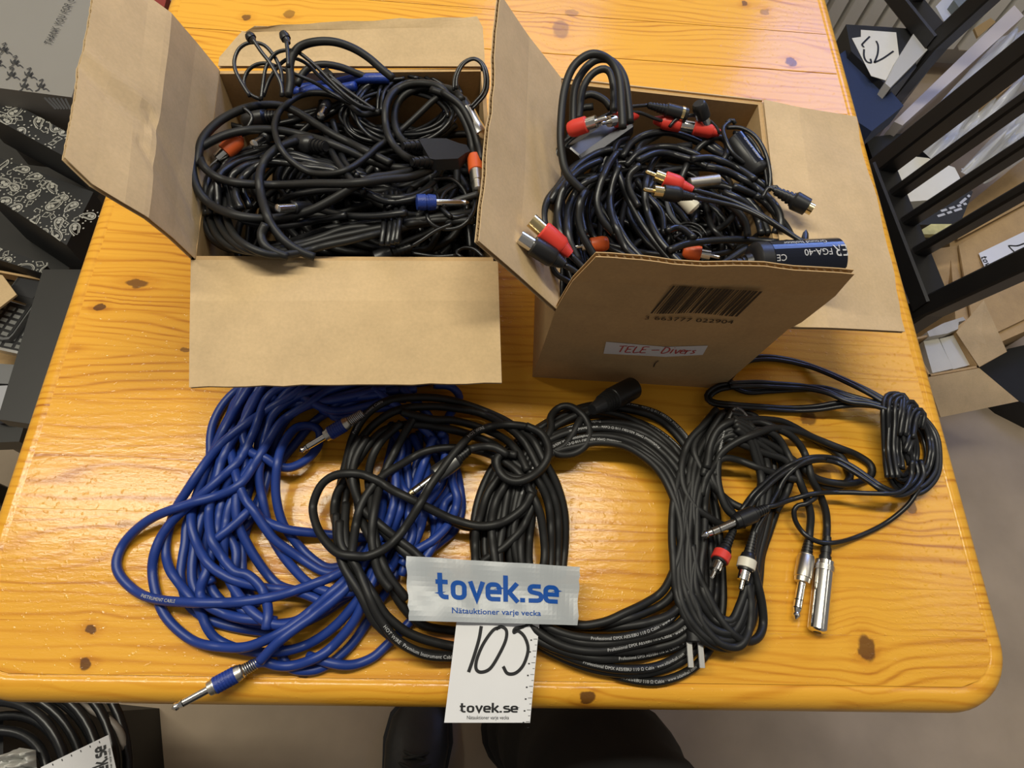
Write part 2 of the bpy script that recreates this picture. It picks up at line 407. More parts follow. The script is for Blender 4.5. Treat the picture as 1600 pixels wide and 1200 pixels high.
for i in range(len(seams)-1):
    a, b = seams[i], seams[i+1]; g = .00002; bv = .00012
    if abs(a-.667) < 1e-6 or abs(b-.667) < 1e-6: g, bv = .0004, .0006
    ny = 9 if i == 0 else 2
    ys = [a+g+(b-a-2*g)*k/(ny-1) for k in range(ny)]
    V = []; Fc = []
    for k, y in enumerate(ys):                      # 4 points across: bottom-left, top-left, top-right, bottom-right
        l, r_ = xlim(y); e = bv*.6 if k in (0, ny-1) else 0
        V += [(l, y, TT-TH), (l, y, TT-e), (r_, y, TT-e), (r_, y, TT-TH)]
    # narrow chamfers along the joints
    for yy, kk in ((ys[0]+bv, 0), (ys[-1]-bv, ny-1)):
        l, r_ = xlim(yy); V += [(l, yy, TT), (r_, yy, TT)]
    n0 = 4*ny; ca = (n0, n0+1); cb = (n0+2, n0+3)
    Fc += [[1, 2, ca[1], ca[0]], [4*(ny-1)+2, 4*(ny-1)+1, cb[0], cb[1]], [0, 3, 2, 1], [4*(ny-1), 4*(ny-1)+1, 4*(ny-1)+2, 4*(ny-1)+3]]
    prev = ca
    for k in range(1, ny-1):
        Fc.append([prev[0], prev[1], 4*k+2, 4*k+1]); prev = (4*k+1, 4*k+2)
    Fc.append([prev[0], prev[1], cb[1], cb[0]])
    Fc.append([0, 4*(ny-1), 4*(ny-1)+3, 3])
    obj('plank', V, Fc, WOOD, rt_root)
# rounded border swept round the outline, with its routed groove
prof = [(0, -.0006), (.0008, -.0016), (.0018, -.0006), (.006, -.0007), (.010, -.0016), (.0135, -.0040), (.0162, -.0078), (.0178, -.0122), (.0184, -.016), (.0178, -.020), (.016, -.0238), (.012, -.0268), (.006, -.028), (0, -.028)]
path = []
def corner(cx, cy, a0, a1, n=12):
    for k in range(n+1):
        an = math.radians(a0+(a1-a0)*k/n); path.append((cx, cy, math.cos(an), math.sin(an)))
corner(XL+CR, YF+CR, 180, 270); 
corner(XR-CR, YF+CR, 270, 360); corner(XR-CR, YB-CR, 0, 90); corner(XL+CR, YB-CR, 90, 180)
V = []; Fc = []
for cx, cy, nx, ny in path:
    for q, z in prof:
        rr = CR-INS+q; V.append((cx+nx*rr, cy+ny*rr, TT+z))
m_ = len(prof); n_ = len(path)
for i in range(n_):
    j = (i+1) % n_
    for k in range(m_): Fc.append([i*m_+k, i*m_+(k+1) % m_, j*m_+(k+1) % m_, j*m_+k][::-1])
obj('rounded_border', V, Fc, WOOD, rt_root, smooth=True)
for x in (XL+.10, XR-.10):
    for y in (YF+.16, YB-.10):
        MB().box((x, y, 0), .065, .065, TT-TH, bev=.006).build('leg', WOOD, rt_root)
mb = MB(); 
for y in (YF+.16, YB-.10): mb.box(((XL+XR)/2, y, TT-TH-.09), XR-XL-.265, .022, .09, bev=.002)
for x in (XL+.10, XR-.10): mb.box((x, (YF+.16+YB-.1)/2, TT-TH-.09), .022, YB-YF-.26-.065, .09, bev=.002)
mb.build('apron', WOOD, rt_root)

# ------------------------------------------------------------------ cardboard boxes
def flap(name, rows, th, side, mat, parent, nu=18, wob=.0012, seed=0, flutes=True, label=None, ridges=(), sub=4):
    """cardboard flap: rows of (left point, right point) from the hinge outwards; a slab of two liners with fluting at the cut edge"""
    rg = np.random.default_rng(seed)
    L = smooth3([r[0] for r in rows], sub); R_ = smooth3([r[1] for r in rows], sub); nv = len(L)
    G = np.zeros((nv, nu, 3))
    for v in range(nv):
        for u_ in range(nu): G[v, u_] = L[v]+(R_[v]-L[v])*u_/(nu-1)
    N = np.cross(np.gradient(G, axis=1).reshape(-1, 3), np.gradient(G, axis=0).reshape(-1, 3)).reshape(G.shape)
    N /= np.linalg.norm(N, axis=2)[:, :, None]; N *= side
    ph = rg.uniform(0, 6.28, 4)
    for v in range(nv):
        for u_ in range(nu):
            s_v = v/(nv-1); w = wob*(math.sin(u_/nu*9+ph[0])*.6+math.sin(u_/nu*17+s_v*5+ph[1])*.4)*s_v
            for (ua, va, ub, vb, amp, wd) in ridges:
                p = np.array([u_/(nu-1), s_v]); a_ = np.array([ua, va]); e_ = np.array([ub, vb])-a_; tt = np.clip(((p-a_)@e_)/(e_@e_), 0, 1)
                w += amp*math.exp(-(np.linalg.norm((p-a_-e_*tt)*[1.0, .6])/wd)**2)
            G[v, u_] += N[v, u_]*w
    # a few nicks in the free edge
    ed = nrm(G[-1, -1]-G[-1, 0]); out = nrm((G[-1]-G[-2]).mean(0))
    for u_ in range(1, nu-1): G[-1, u_] += out*rg.uniform(-.0009, .0006)*(1 if nu < 30 else .35)
    t1 = .0006
    def shell(o0, o1):
        V = np.concatenate([(G+N*o0).reshape(-1, 3), (G+N*o1).reshape(-1, 3)]); Fc = []; K = nv*nu
        for v in range(nv-1):
            for u_ in range(nu-1):
                a = v*nu+u_; q = [a, a+1, a+nu+1, a+nu]; Fc += [q, [i+K for i in q[::-1]]]
        bd = [u_ for u_ in range(nu)]+[v*nu+nu-1 for v in range(1, nv)]+[(nv-1)*nu+u_ for u_ in range(nu-2, -1, -1)]+[v*nu for v in range(nv-2, 0, -1)]
        for i in range(len(bd)):
            a, b = bd[i], bd[(i+1) % len(bd)]; Fc.append([b, a, a+K, b+K])
        return V, Fc
    mb = MB(); mb.add(*shell(0, t1)); mb.add(*shell(th-t1, th))
    f = mb.build(name, mat, parent, label=label)
    if flutes:
        E0 = G[-1]; I0 = E0+(G[-2]-G[-1])*.30; L_ = np.linalg.norm(np.diff(E0, axis=0), axis=1).sum(); nw = max(6, int(L_/.0052)); V = []; Fc = []
        for k in range(nw*6+1):
            t = k/(nw*6)*(nu-1); i = min(int(t), nu-2); fr = t-i
            e = E0[i]*(1-fr)+E0[i+1]*fr; q = I0[i]*(1-fr)+I0[i+1]*fr; n = N[-1, i]
            o = t1+(th-2*t1)*(.5+.5*math.sin(k/6*2*math.pi))
            V += [e+n*o-out*.0003, q+n*o]
        for k in range(nw*6): Fc.append([2*k, 2*k+2, 2*k+3, 2*k+1])
        o = obj('fluting', V, Fc, KRAFT_EDGE, f)
    return f, G, N
def smooth3(P, n):
    P = [np.asarray(p, float) for p in P]; out = []
    for i in range(len(P)-1):
        for k in range(n): out.append(P[i]+(P[i+1]-P[i])*k/n)
    out.append(P[-1]); return np.array(out)
def carton(name, label, rim, base, th=.0034):
    """open carton: rim and base = four points (front-left, front-right, back-right, back-left); returns the root and inner rim"""
    c = np.mean(base, axis=0)
    root = empty(name, label, 'box', (c[0], c[1], TT))
    for i, nm in enumerate(('front_wall', 'side_wall', 'back_wall', 'side_wall')):
        j = (i+1) % 4
        a, b, p, q = rim[i], rim[j], base[i], base[j]
        inn = nrm(np.cross((0, 0, 1.), b-a))*th
        e = nrm(b-a)*th if i in (0, 2) else 0*a
        MB().hull8([p-0*e, q, q+inn, p+inn], [a, b, b+inn, a+inn]).build(nm, KRAFT, root)
    b0 = [np.array(p)+nrm(c-p)*.006+(0, 0, .0006) for p in base]
    MB().hull8(b0, [p+np.array((0, 0, .003)) for p in b0]).build('bottom', KRAFT, root)
    return root
A = at
h1 = .12
rimA = [A(298, 406, h1), A(778, 408, h1), A(757, 107, h1), A(337, 111, h1)]
cA = np.mean(rimA, axis=0)
baseA = [np.array([cA[0]+(p[0]-cA[0])*.985, cA[1]+(p[1]-cA[1])*.985, TT]) for p in rimA]
boxA = carton('cardboard_box', 'larger open cardboard box with blank front flap, full of black cables', rimA, baseA)
flap('flap', [(A(298, 406, h1), A(778, 408, h1)), (A(297, 470, .119), A(780, 470, .119)), (A(295, 605, .106), A(784, 598, .106))], .0034, 1, KRAFT_IN, boxA, seed=3)
flap('flap', [(A(337, 111, h1), A(298, 405, h1)), (A(300, 66, .151), A(262, 372, .151)), (A(263, 23, .182), A(224, 342, .182)), (A(228, -2, .194), A(190, 322, .194)), (A(190, -22, .208), A(140, 292, .208)), (A(150, -44, .221), A(96, 251, .221))], .0034, -1, KRAFT_IN, boxA, seed=4, nu=60, sub=6, ridges=((.47, 1.0, .53, .50, .0016, .028), (.55, 1.0, .62, .50, -.0018, .036), (.55, .5, .82, .05, -.0016, .03), (.72, .52, .94, .04, -.0010, .028)))
flap('flap', [(A(757, 107, h1), A(343, 107, h1)), (A(757, 92, .123), A(345, 93, .122)), (A(754, 46, .132), A(380, 52, .13)), (A(745, 28, .136), A(398, 40, .135))], .0034, -1, KRAFT_IN, boxA, seed=5)
rimB = [A(867, 488, .12), A(1231, 515, .118), A(1190, 160, .12), A(872, 125, .12)]
bFL, bFR = A(832, 589, 0), A(1125, 607, 0)
baseB = [bFL, bFR, bFR+(rimB[2]-rimB[1])*[.97, .97, 0]+[.004, 0, 0], bFL+(rimB[3]-rimB[0])*[.97, .97, 0]]
boxB = carton('cardboard_box', 'smaller open cardboard box with barcode and handwritten sticker', rimB, baseB)
flap('flap', [(A(872, 125, .12), A(866, 487, .12)), (A(822, 60, .16), A(806, 434, .157)), (A(776, -6, .20), A(743, 378, .195))], .0034, -1, KRAFT_IN, boxB, seed=6)
flap('flap', [(A(1229, 514, .118), A(1190, 160, .12)), (A(1290, 515, .113), A(1245, 171, .116)), (A(1412, 519, .088), A(1333, 187, .098))], .0034, -1, KRAFT_IN, boxB, seed=7, wob=.0025)
ffl, GB, NB = flap('flap', [(A(867, 488, .12), A(1231, 515, .118)), (A(872, 478, .129), A(1252, 503, .130)), (A(895, 440, .163), A(1305, 462, .166)), (A(931, 402, .198), A(1335, 428, .197))], .0036, -1, KRAFT, boxB, seed=8, wob=.0015)
# torn strip where the fourth flap folds down behind
MB().slab([rimB[3]+[0, 0, .0002], rimB[2]+[0, 0, .0002], rimB[2]+[.001, .006, -.004], rimB[3]+[0, .006, -.004]], (0, 0, 1), .002).build('rim_fold', KRAFT_IN, boxB)
# barcode and digits on the upright front flap, sticker on the front wall
def plane_frame(px0, px1, px2, q0, n):
    """points of three pixels on the plane through q0 with normal n"""
    out = []
    for x, y in (px0, px1, px2):
        d = fw+(x-800)/F*rt-(y-600)/F*up; o = np.array([0, 0, TT+H]); out.append(o+d*(((q0-o)@n)/(d@n)))
    return out
nf = nrm(np.cross(GB[-1, -1]-GB[0, 0], GB[-1, 0]-GB[0, 0])); 
if nf[1] > 0: nf = -nf
q0 = GB[8, 9]+nf*.0016
bl, br, tl = plane_frame((1012, 494), (1146, 500), (1052, 446), q0, nf)
_, tr, _ = plane_frame((0, 0), (1192, 455), (5, 5), q0, nf)
mb = MB(); rg = np.random.default_rng(5); x = 0.0
bars = []
while x < 1:
    w = rg.choice([.008, .016, .024, .032]); g = rg.choice([.006, .010, .018])
    bars.append((x, min(1, x+w))); x += w+g
for k, (a, b) in enumerate(bars):
    dn = .05 if k % 9 else -.02
    P = [bl+(br-bl)*a+(tl-bl)*dn, bl+(br-bl)*b+(tl-bl)*dn, tl+(tr-tl)*b, tl+(tr-tl)*a]
    mb.add([p+nf*.0002 for p in P], [[0, 1, 2, 3]])
mb.build('barcode', BARINK, ffl)
mb = MB(); d0, d1, dt = plane_frame((1006, 496), (1143, 503), (1008, 487), q0, nf)
text_on(mb, '3', .0085, d0, d1-d0, dt-d0, lift=.0016); text_on(mb, '663777 022904', .0085, d0+(d1-d0)*.11, d1-d0, dt-d0, lift=.0016, fit=np.linalg.norm(d1-d0)*.9)
mb.build('barcode_digits', BARINK, ffl)
nw = nrm(np.cross(rimB[1]-baseB[0], rimB[0]-baseB[0])); nw = -nw if nw[1] > 0 else nw
qw = baseB[0]+nw*.0004
S4 = plane_frame((943, 552), (1098, 554), (947, 534), qw, nw); S4b = plane_frame((1106, 540), (1040, 557), (1040, 542), qw, nw)
fw_ = [o for o in boxB.children if o.name.startswith('front_wall')][0]
st = obj('sticker', [S4[0], S4b[1], S4[1], S4b[0], S4b[2], S4[2], *(p+nw*.0003 for p in (S4[0], S4b[1], S4[1], S4b[0], S4b[2], S4[2]))], [[6, 7, 8, 9, 10, 11], [0, 1, 7, 6], [1, 2, 8, 7], [2, 3, 9, 8], [3, 4, 10, 9], [4, 5, 11, 10], [5, 0, 6, 11]], WPAPER, fw_, label='white paper sticker with red handwriting')
mb = MB(); t0, t1_, t2 = plane_frame((964, 549), (1084, 552), (968, 540), qw, nw); ux, uy = t1_-t0, (t2-t0)
uxl = np.linalg.norm(ux); uyl = np.linalg.norm(uy); 
hand = {'T': [[(0, 1), (.8, 1.05)], [(.4, 1), (.3, 0)]], 'E': [[(.7, 1), (.1, .95), (.05, .5), (.0, 0), (.6, .0)], [(.05, .5), (.5, .5)]], 'L': [[(.1, 1), (0, 0), (.6, .03)]], '-': [[(0, .45), (.8, .5)]],
        'D': [[(.1, .95), (0, 0), (.5, .1), (.7, .5), (.5, .9), (0, 1)]], 'i': [[(.1, .7), (0, 0)], [(.14, .95), (.16, 1.0)]], 'v': [[(0, .65), (.2, 0), (.5, .65)]], 'e': [[(0, .35), (.4, .4), (.3, .65), (.05, .5), (.05, .1), (.45, .05)]], 'r': [[(0, .6), (0, 0), (.05, .4), (.4, .6)]], 's': [[(.4, .6), (.1, .5), (.35, .2), (0, 0)]]}
x = 0
for ch, adv in (('T', .9), ('E', .85), ('L', .75), ('E', 1.1), ('-', 1.2), ('D', .95), ('i', .4), ('v', .6), ('e', .6), ('r', .55), ('s', .5)):
    for s in hand[ch]:
        P = [((x+a)/8.3*uxl, b*uyl) for a, b in s]
        stroke_on(mb, P, .0011, t0, nrm(ux), nrm(uy), lift=.0006)
    x += adv
mb.build('handwriting', REDINK, fw_)
mb = MB(); k0, k1, k2 = plane_frame((1021, 573), (1030, 568), (1020, 568), qw, nw)
stroke_on(mb, [(0, 0), (.4, .8), (1.0, 1.0)], .22, k0, (k1-k0), (k2-k0), lift=.0004); mb.build('pen_mark', BARINK, fw_)

# ------------------------------------------------------------------ cables
FR = {'A': (150, 580, 3.2), 'R': (150, 850, 3.2), 'C': (470, 590, 3.5556), 'D': (600, 850, 4.0), 'E': (740, 590, 3.2), 'S': (1020, 540, 3.3333), 'K': (880, 800, 3.478), 'F': (240, 0, 2.857), 'G': (740, 60, 2.353), 'Z': (0, 0, 1), 'J': (860, 60, 5.333), 'Q': (860, 230, 5.333), 'V': (1080, 160, 4.285)}
RAISE = {240: .016, 740: .014}
def tr(s):
    """'frame x,y x,y,mm ...' -> list of (px, py, z or nan); '/F' switches frame"""
    out = []; o = FR['Z']
    for t in s.split():
        if t[0].isalpha(): o = FR[t]; continue
        v = [float(q) for q in t.split(',')]
        out.append((o[0]+v[0]/o[2], o[1]+v[1]/o[2], v[2]/1000+RAISE.get(o[0], 0) if len(v) > 2 else np.nan))
    return np.array(out)
RAISE[740] = 0.0
HX, HY, HR = -.62, -.25, .002
HM = np.zeros((720, 760))              # height field of what already lies there: [x, y]
SINK = .38                             # soft jackets press into each other a little
KNEE, COMP = .014, .74
def hm_read(xy, r):
    out = np.zeros(len(xy))
    for dx, dy in ((0, 0), (.8, 0), (-.8, 0), (0, .8), (0, -.8)):
        i = np.clip(((xy[:, 0]+dx*r-HX)/HR).astype(int), 0, HM.shape[0]-1); j = np.clip(((xy[:, 1]+dy*r-HY)/HR).astype(int), 0, HM.shape[1]-1)
        out = np.maximum(out, HM[i, j])
    return np.where(out > KNEE, KNEE+(out-KNEE)*COMP, out)
def hm_write(P, r):
    k = int(math.ceil(r/HR)); off = [(a, b) for a in range(-k, k+1) for b in range(-k, k+1)]
    ci = ((P[:, 0]-HX)/HR).astype(int); cj = ((P[:, 1]-HY)/HR).astype(int)
    for a, b in off:
        i, j = ci+a, cj+b; x = HX+(i+.5)*HR; y = HY+(j+.5)*HR
        d2 = (x-P[:, 0])**2+(y-P[:, 1])**2; ok = (d2 < (r*1.02)**2) & (i >= 0) & (j >= 0) & (i < HM.shape[0]) & (j < HM.shape[1])
        z = P[:, 2]-TT+np.sqrt(np.maximum(0, r*r-d2))-SINK*r; np.maximum.at(HM, (i[ok], j[ok]), z[ok])
def settle(xyf, r, zex, slope=.5, base=0.0, it=3, soft=1.0, selfx=True):
    """xyf(z)->Nx2 world; returns Nx3 lying on the height field"""
    n = len(zex); z = np.where(np.isnan(zex), base+r+.004, zex)
    for _ in range(it):
        xy = xyf(z); ds = np.concatenate([[0], np.cumsum(np.linalg.norm(np.diff(xy, axis=0), axis=1))])
        q = np.maximum(hm_read(xy, r), base)+r
        if selfx:
            D2 = ((xy[:, None]-xy[None])**2).sum(2); near = (D2 < (2*r)**2) & ((ds[:, None]-ds[None]) > 8*r)
            for j in range(n):
                m = near[j]
                if m.any(): q[j] = max(q[j], (q[m]+np.sqrt(np.maximum(0, (2*r)**2-D2[j][m]))).max())
        q = np.where(np.isnan(zex), q, zex)
        env = (q[None, :]-slope*np.abs(ds[:, None]-ds[None, :])).max(1)
        for _k in range(int(4*soft)):
            e2 = env.copy(); e2[1:-1] = (env[:-2]+2*env[1:-1]+env[2:])/4; env = e2
        z = env
    xy = xyf(z)
    return np.column_stack([xy, z+TT])
def dense(P, step=5.0):
    """Catmull-Rom through the traced points, then even steps in pixels"""
    Q = P.copy(); n = len(P)
    pad = np.vstack([2*Q[0]-Q[1], Q, 2*Q[-1]-Q[-2]]); out = []; zz = []
    for i in range(1, n):
        a, b, c, d = pad[i-1, :2], pad[i, :2], pad[i+1, :2], pad[i+2, :2]
        k = max(2, int(np.linalg.norm(c-b)/2))
        for q in range(k):
            t = q/k; out.append(.5*((2*b)+(-a+c)*t+(2*a-5*b+4*c-d)*t*t+(-a+3*b-3*c+d)*t**3)); zz.append(P[i-1, 2]*(1-t)+P[i, 2]*t)
    out.append(P[-1, :2]); zz.append(P[-1, 2]); out = np.array(out); zz = np.array(zz)
    s = np.concatenate([[0], np.cumsum(np.linalg.norm(np.diff(out, axis=0), axis=1))]); m = max(4, int(s[-1]/step)); t = np.linspace(0, s[-1], m)
    idx = np.clip(np.searchsorted(s, t), 0, len(s)-1)
    return np.column_stack([np.interp(t, s, out[:, 0]), np.interp(t, s, out[:, 1]), zz[idx]])
def lay(path, r, base=0.0, write=True, soft=.5, slope=.36, step=5.0):
    P = dense(tr(path) if isinstance(path, str) else np.asarray(path, float), step)
    dv = fw[None]+(P[:, :1]-800)/F*rt[None]-(P[:, 1:2]-600)/F*up[None]
    f = lambda z: (dv*((z-H)/dv[:, 2])[:, None])[:, :2]
    Q = settle(f, r, P[:, 2], base=base, soft=soft, slope=slope)
    if write: hm_write(Q, r)
    return Q
def layw(xy, r, base=0.0, soft=1.0, zex=None):
    xy = np.asarray(xy, float); n = len(xy)
    Q = settle(lambda z: xy, r, np.full(n, np.nan) if zex is None else zex, base=base, soft=soft); hm_write(Q, r); return Q
def topz(px, py, r, z=.02, rad=None):
    """height at which something of radius r rests on the heap where this pixel looks"""
    rad = rad or r
    for _ in range(4):
        p = at(px, py, z); k = int(rad/HR)+1; i, j = int((p[0]-HX)/HR), int((p[1]-HY)/HR)
        z = HM[max(0, i-k):i+k+1, max(0, j-k):j+k+1].max()+r
    return z
def rest(a, b, r, lift=0.0, rad=None):
    """two pixels -> world points of an axis lying on the heap"""
    n = [topz(a[0]+(b[0]-a[0])*t, a[1]+(b[1]-a[1])*t, r, rad=rad) for t in (0, .25, .5, .75, 1)]
    k = np.polyfit([0, .25, .5, .75, 1], n, 1); off = max(v-(k[0]*t+k[1]) for v, t in zip(n, (0, .25, .5, .75, 1)))
    return at(a[0], a[1], k[1]+off*.8+lift), at(b[0], b[1], k[0]+k[1]+off*.8+lift)
def twin(Q, r, ph=0.0, pitch=.16):
    """two cores side by side, rolling slowly"""
    T = np.gradient(Q, axis=0); T /= np.linalg.norm(T, axis=1)[:, None]; S = np.cross(T, (0, 0, 1.)); S /= np.linalg.norm(S, axis=1)[:, None]; U = np.cross(S, T)
    s = np.concatenate([[0], np.cumsum(np.linalg.norm(np.diff(Q, axis=0), axis=1))]); an = .5*np.sin(s/pitch*3.1+ph)
    o = (S*np.cos(an)[:, None]+np.abs(U*np.sin(an)[:, None]))*r*.98
    return [Q+o, Q-o+[0, 0, 0]]
def cord(name, strands, r, mat, parent=None, sides=8, **k):
    mb = MB()
    for Q in strands: mb.add(*tube_geo(Q, r, sides))
    return obj(name, mb.v, mb.f, mat, parent, smooth=True, **k)
def print_on(Q, r, body, s0, size, parent, mat=PRINTW, tilt=0.0, flip=False, name='lettering'):
    """lettering wrapped along the top of a cable"""
    v, f = text_geo(body, size, 0, 1.05)
    P = Q[::-1] if flip else Q
    s = np.concatenate([[0], np.cumsum(np.linalg.norm(np.diff(P, axis=0), axis=1))])
    T = np.gradient(P, axis=0); T /= np.linalg.norm(T, axis=1)[:, None]
    out = []
    for x, y, _ in v:
        t = s0+x; c = np.array([np.interp(t, s, P[:, i]) for i in range(3)]); tg = nrm([np.interp(t, s, T[:, i]) for i in range(3)])
        sd = nrm(np.cross((0, 0, 1.), tg)); u_ = np.cross(tg, sd); an = (y-size*.36)/r+tilt
        out.append(c+(u_*math.cos(an)+sd*math.sin(an))*(r*1.012+.00008))
    obj(name, out, f, mat, parent)
def part_lathe(name, o, d, prof, mat, parent, sides=16, smooth='sharp'):
    v, f = lathe_geo(o, d, prof, sides); ob = obj(name, v, f, mat, parent, smooth=smooth); return ob
mm = .001
def P3(px, py, z): return at(px, py, z)
DSTEEL = plain('grey_steel', (.22, .22, .21), .42, metal=1)
def jack(tip, tail, parent, body=None, metal=NICKEL, shaft=CHROME, grip=None, spring=None, boot=None, rings=2, s=1.0, tipmat=None, label=None):
    """quarter-inch jack plug from its tip to the cable end (both world points)"""
    tip, tail = np.asarray(tip, float), np.asarray(tail, float); d = nrm(tail-tip); L = np.linalg.norm(tail-tip)
    b0 = .0305*s
    bodyL = L-b0
    v, f = lathe_geo(tip, d, [(b0-.0012, .0044*s), (b0-.0006, .0058*s), (b0+.003*s, .0062*s), (b0+.0034*s, .0067*s), (b0+bodyL*.56, .0067*s), (b0+bodyL*.585, .0060*s), (b0+bodyL*.62, .0060*s), (b0+bodyL*.64, .0050*s)], 18)
    root = obj('jack_plug', v, f, metal, parent, smooth='sharp')
    r = .00318*s
    part_lathe('shaft', tip, d, [(.0095*s, r), (b0, r)], shaft, root)
    part_lathe('insulating_ring', tip, d, [(.0085*s, r*.96), (.0096*s, r*.96)], BLKP, root)
    if rings > 1: part_lathe('insulating_ring', tip, d, [(.0150*s, r*1.01), (.0158*s, r*1.01)], BLKP, root)
    part_lathe('tip', tip, d, [(0, .0003), (.0008*s, .0012*s), (.0030*s, r*.98), (.0042*s, r*.95), (.0056*s, r*.72), (.0066*s, r*.85), (.0086*s, r)], tipmat or shaft, root)
    if grip is not None:
        part_lathe('grip', tip, d, ribbed(b0+.0045*s, b0+bodyL*.50, .0071*s, .0071*s, 7, .95), grip, root, 18)
    if spring is not None:
        V = []; 
        t = np.linspace(0, 1, 9*12); a = nrm(np.cross(d, (0, 0, 1))); b2 = np.cross(d, a)
        Q = [tip+d*(b0+bodyL*(.64+.36*q))+(a*math.cos(q*9*6.283)+b2*math.sin(q*9*6.283))*(.0040-.0008*q) for q in t]
        cord('spring', [np.array(Q)], .0006, spring, root, 5)
    if boot is not None:
        part_lathe('strain_relief', tip, d, ribbed(b0+bodyL*.63, b0+bodyL, .0048*s, .0036*s, 5), boot, root, 12)
    return root
def rca(tip, tail, parent, col, metal=CHROME, female=False, s=1.0, name='phono_plug', ring=None, slim=False):
    tip, tail = np.asarray(tip, float), np.asarray(tail, float); d = nrm(tail-tip); L = np.linalg.norm(tail-tip)
    if female:
        root = part_lathe(name, tip, d, [(.0085*s, .0052*s), (.0095*s, .0060*s), (.022*s, .0060*s), (.024*s, .0050*s)], col, parent)
        part_lathe('metal_sleeve', tip, d, [(0, .0032*s), (0, .0043*s), (.0088*s, .0043*s)], metal, root)
        part_lathe('strain_relief', tip, d, ribbed(.0238*s, L, .0050*s, .0028*s, 7), col, root, 12)
        return root
    root = part_lathe(name, tip, d, [(.0145*s, .0048*s), (.0150*s, .0056*s), (.024*s, .0060*s), (.0275*s, .0052*s), (.0285*s, .0042*s)], col, parent)
    part_lathe('pin', tip, d, [(0, .0008), (.0008, .0016*s), (.0085*s, .0016*s)], metal, root, 10)
    part_lathe('metal_sleeve', tip, d, [(.0075*s, .0024*s), (.0076*s, .0042*s), (.0148*s, .0042*s)], metal, root)
    part_lathe('strain_relief', tip, d, ribbed(.0283*s, L, .0043*s, .0026*s, 7), BLKP if ring is not None else col, root, 12)
    if ring is not None:
        part_lathe('colour_band', tip, d, [(.0165*s, .0064*s), (.0168*s, .0068*s), (.0235*s, .0068*s), (.0238*s, .0064*s)], ring, root)
    return root
def root_at(name, label, cat, Q, group=None):
    c = np.mean(np.concatenate(Q), axis=0); z = min(q[:, 2].min() for q in Q)
    return empty(name, label, cat, (c[0], c[1], z), group)
def resamp(P, m=24):
    D = dense(P, 3); return D[np.linspace(0, len(D)-1, m).astype(int)]
def blend(pa, pb, n, zig=.25, seed=0):
    """n traced strands between the outer path pa and the inner path pb (same number of points)"""
    a, b = resamp(tr(pa)), resamp(tr(pb)); rg = np.random.default_rng(seed); out = []
    for k in range(n):
        t = k/(n-1); q = np.linspace(0, 1, len(a)); w = t+zig*np.interp(q, np.linspace(0, 1, 11), rg.normal(0, 1, 11))*(1/(n-1))*1.3
        w = np.clip(w, -.05, 1.05); out.append(a*(1-w[:, None])+b*w[:, None])
    return out

# ---- blue cables (lowest on the table)
rB = .0036
topA = 'Z 470,572 '
blue_1 = ['A 1400,40 1180,90 1060,165 930,250 850,370 785,480 720,565 620,618 450,668 280,735 160,835 105,940 120,1020 200,1100 300,1140 480,1157 700,1155 900,1125 1100,1060 1235,1000 1330,930 1420,830 1480,700 1500,560 1480,440',
          'A 1250,40 1000,60 860,130 790,300 720,440 600,555 480,660 390,740 320,840 285,950 290,1064 330,1194 400,1284 500,1354 620,1379 750,1379 870,1334 960,1284 1080,1194 1180,1104 1235,1054 1320,960 1380,860 1430,700 1440,520',
          'A 1100,20 1000,110 880,180 740,270 620,370 540,470 460,590 395,700 350,860 365,980 415,1060 470,1130 520,1200 560,1290 620,1350 760,1400 900,1404 1050,1370 1200,1270 1340,1100 1400,960 1500,820',
          'A 1000,10 850,20 720,85 640,160 590,250 572,330 570,420 550,520 500,640 455,760 445,860 430,950 425,1040 460,1160 540,1230 650,1270 780,1295 900,1304 1010,1270 1150,1200 1290,1100 1400,980',
          'A 1100,-30 900,20 770,85 700,150 670,220 620,320 590,420 560,560 530,700 500,820 490,920 510,1040 560,1110 640,1190 760,1250 900,1265 1050,1235 1200,1150 1350,1000',
          'A 850,1449 770,1470 840,1454 900,1471 970,1474 1050,1454 1150,1404 1250,1304 1310,1214 1350,1114 1400,1014 1450,860',]
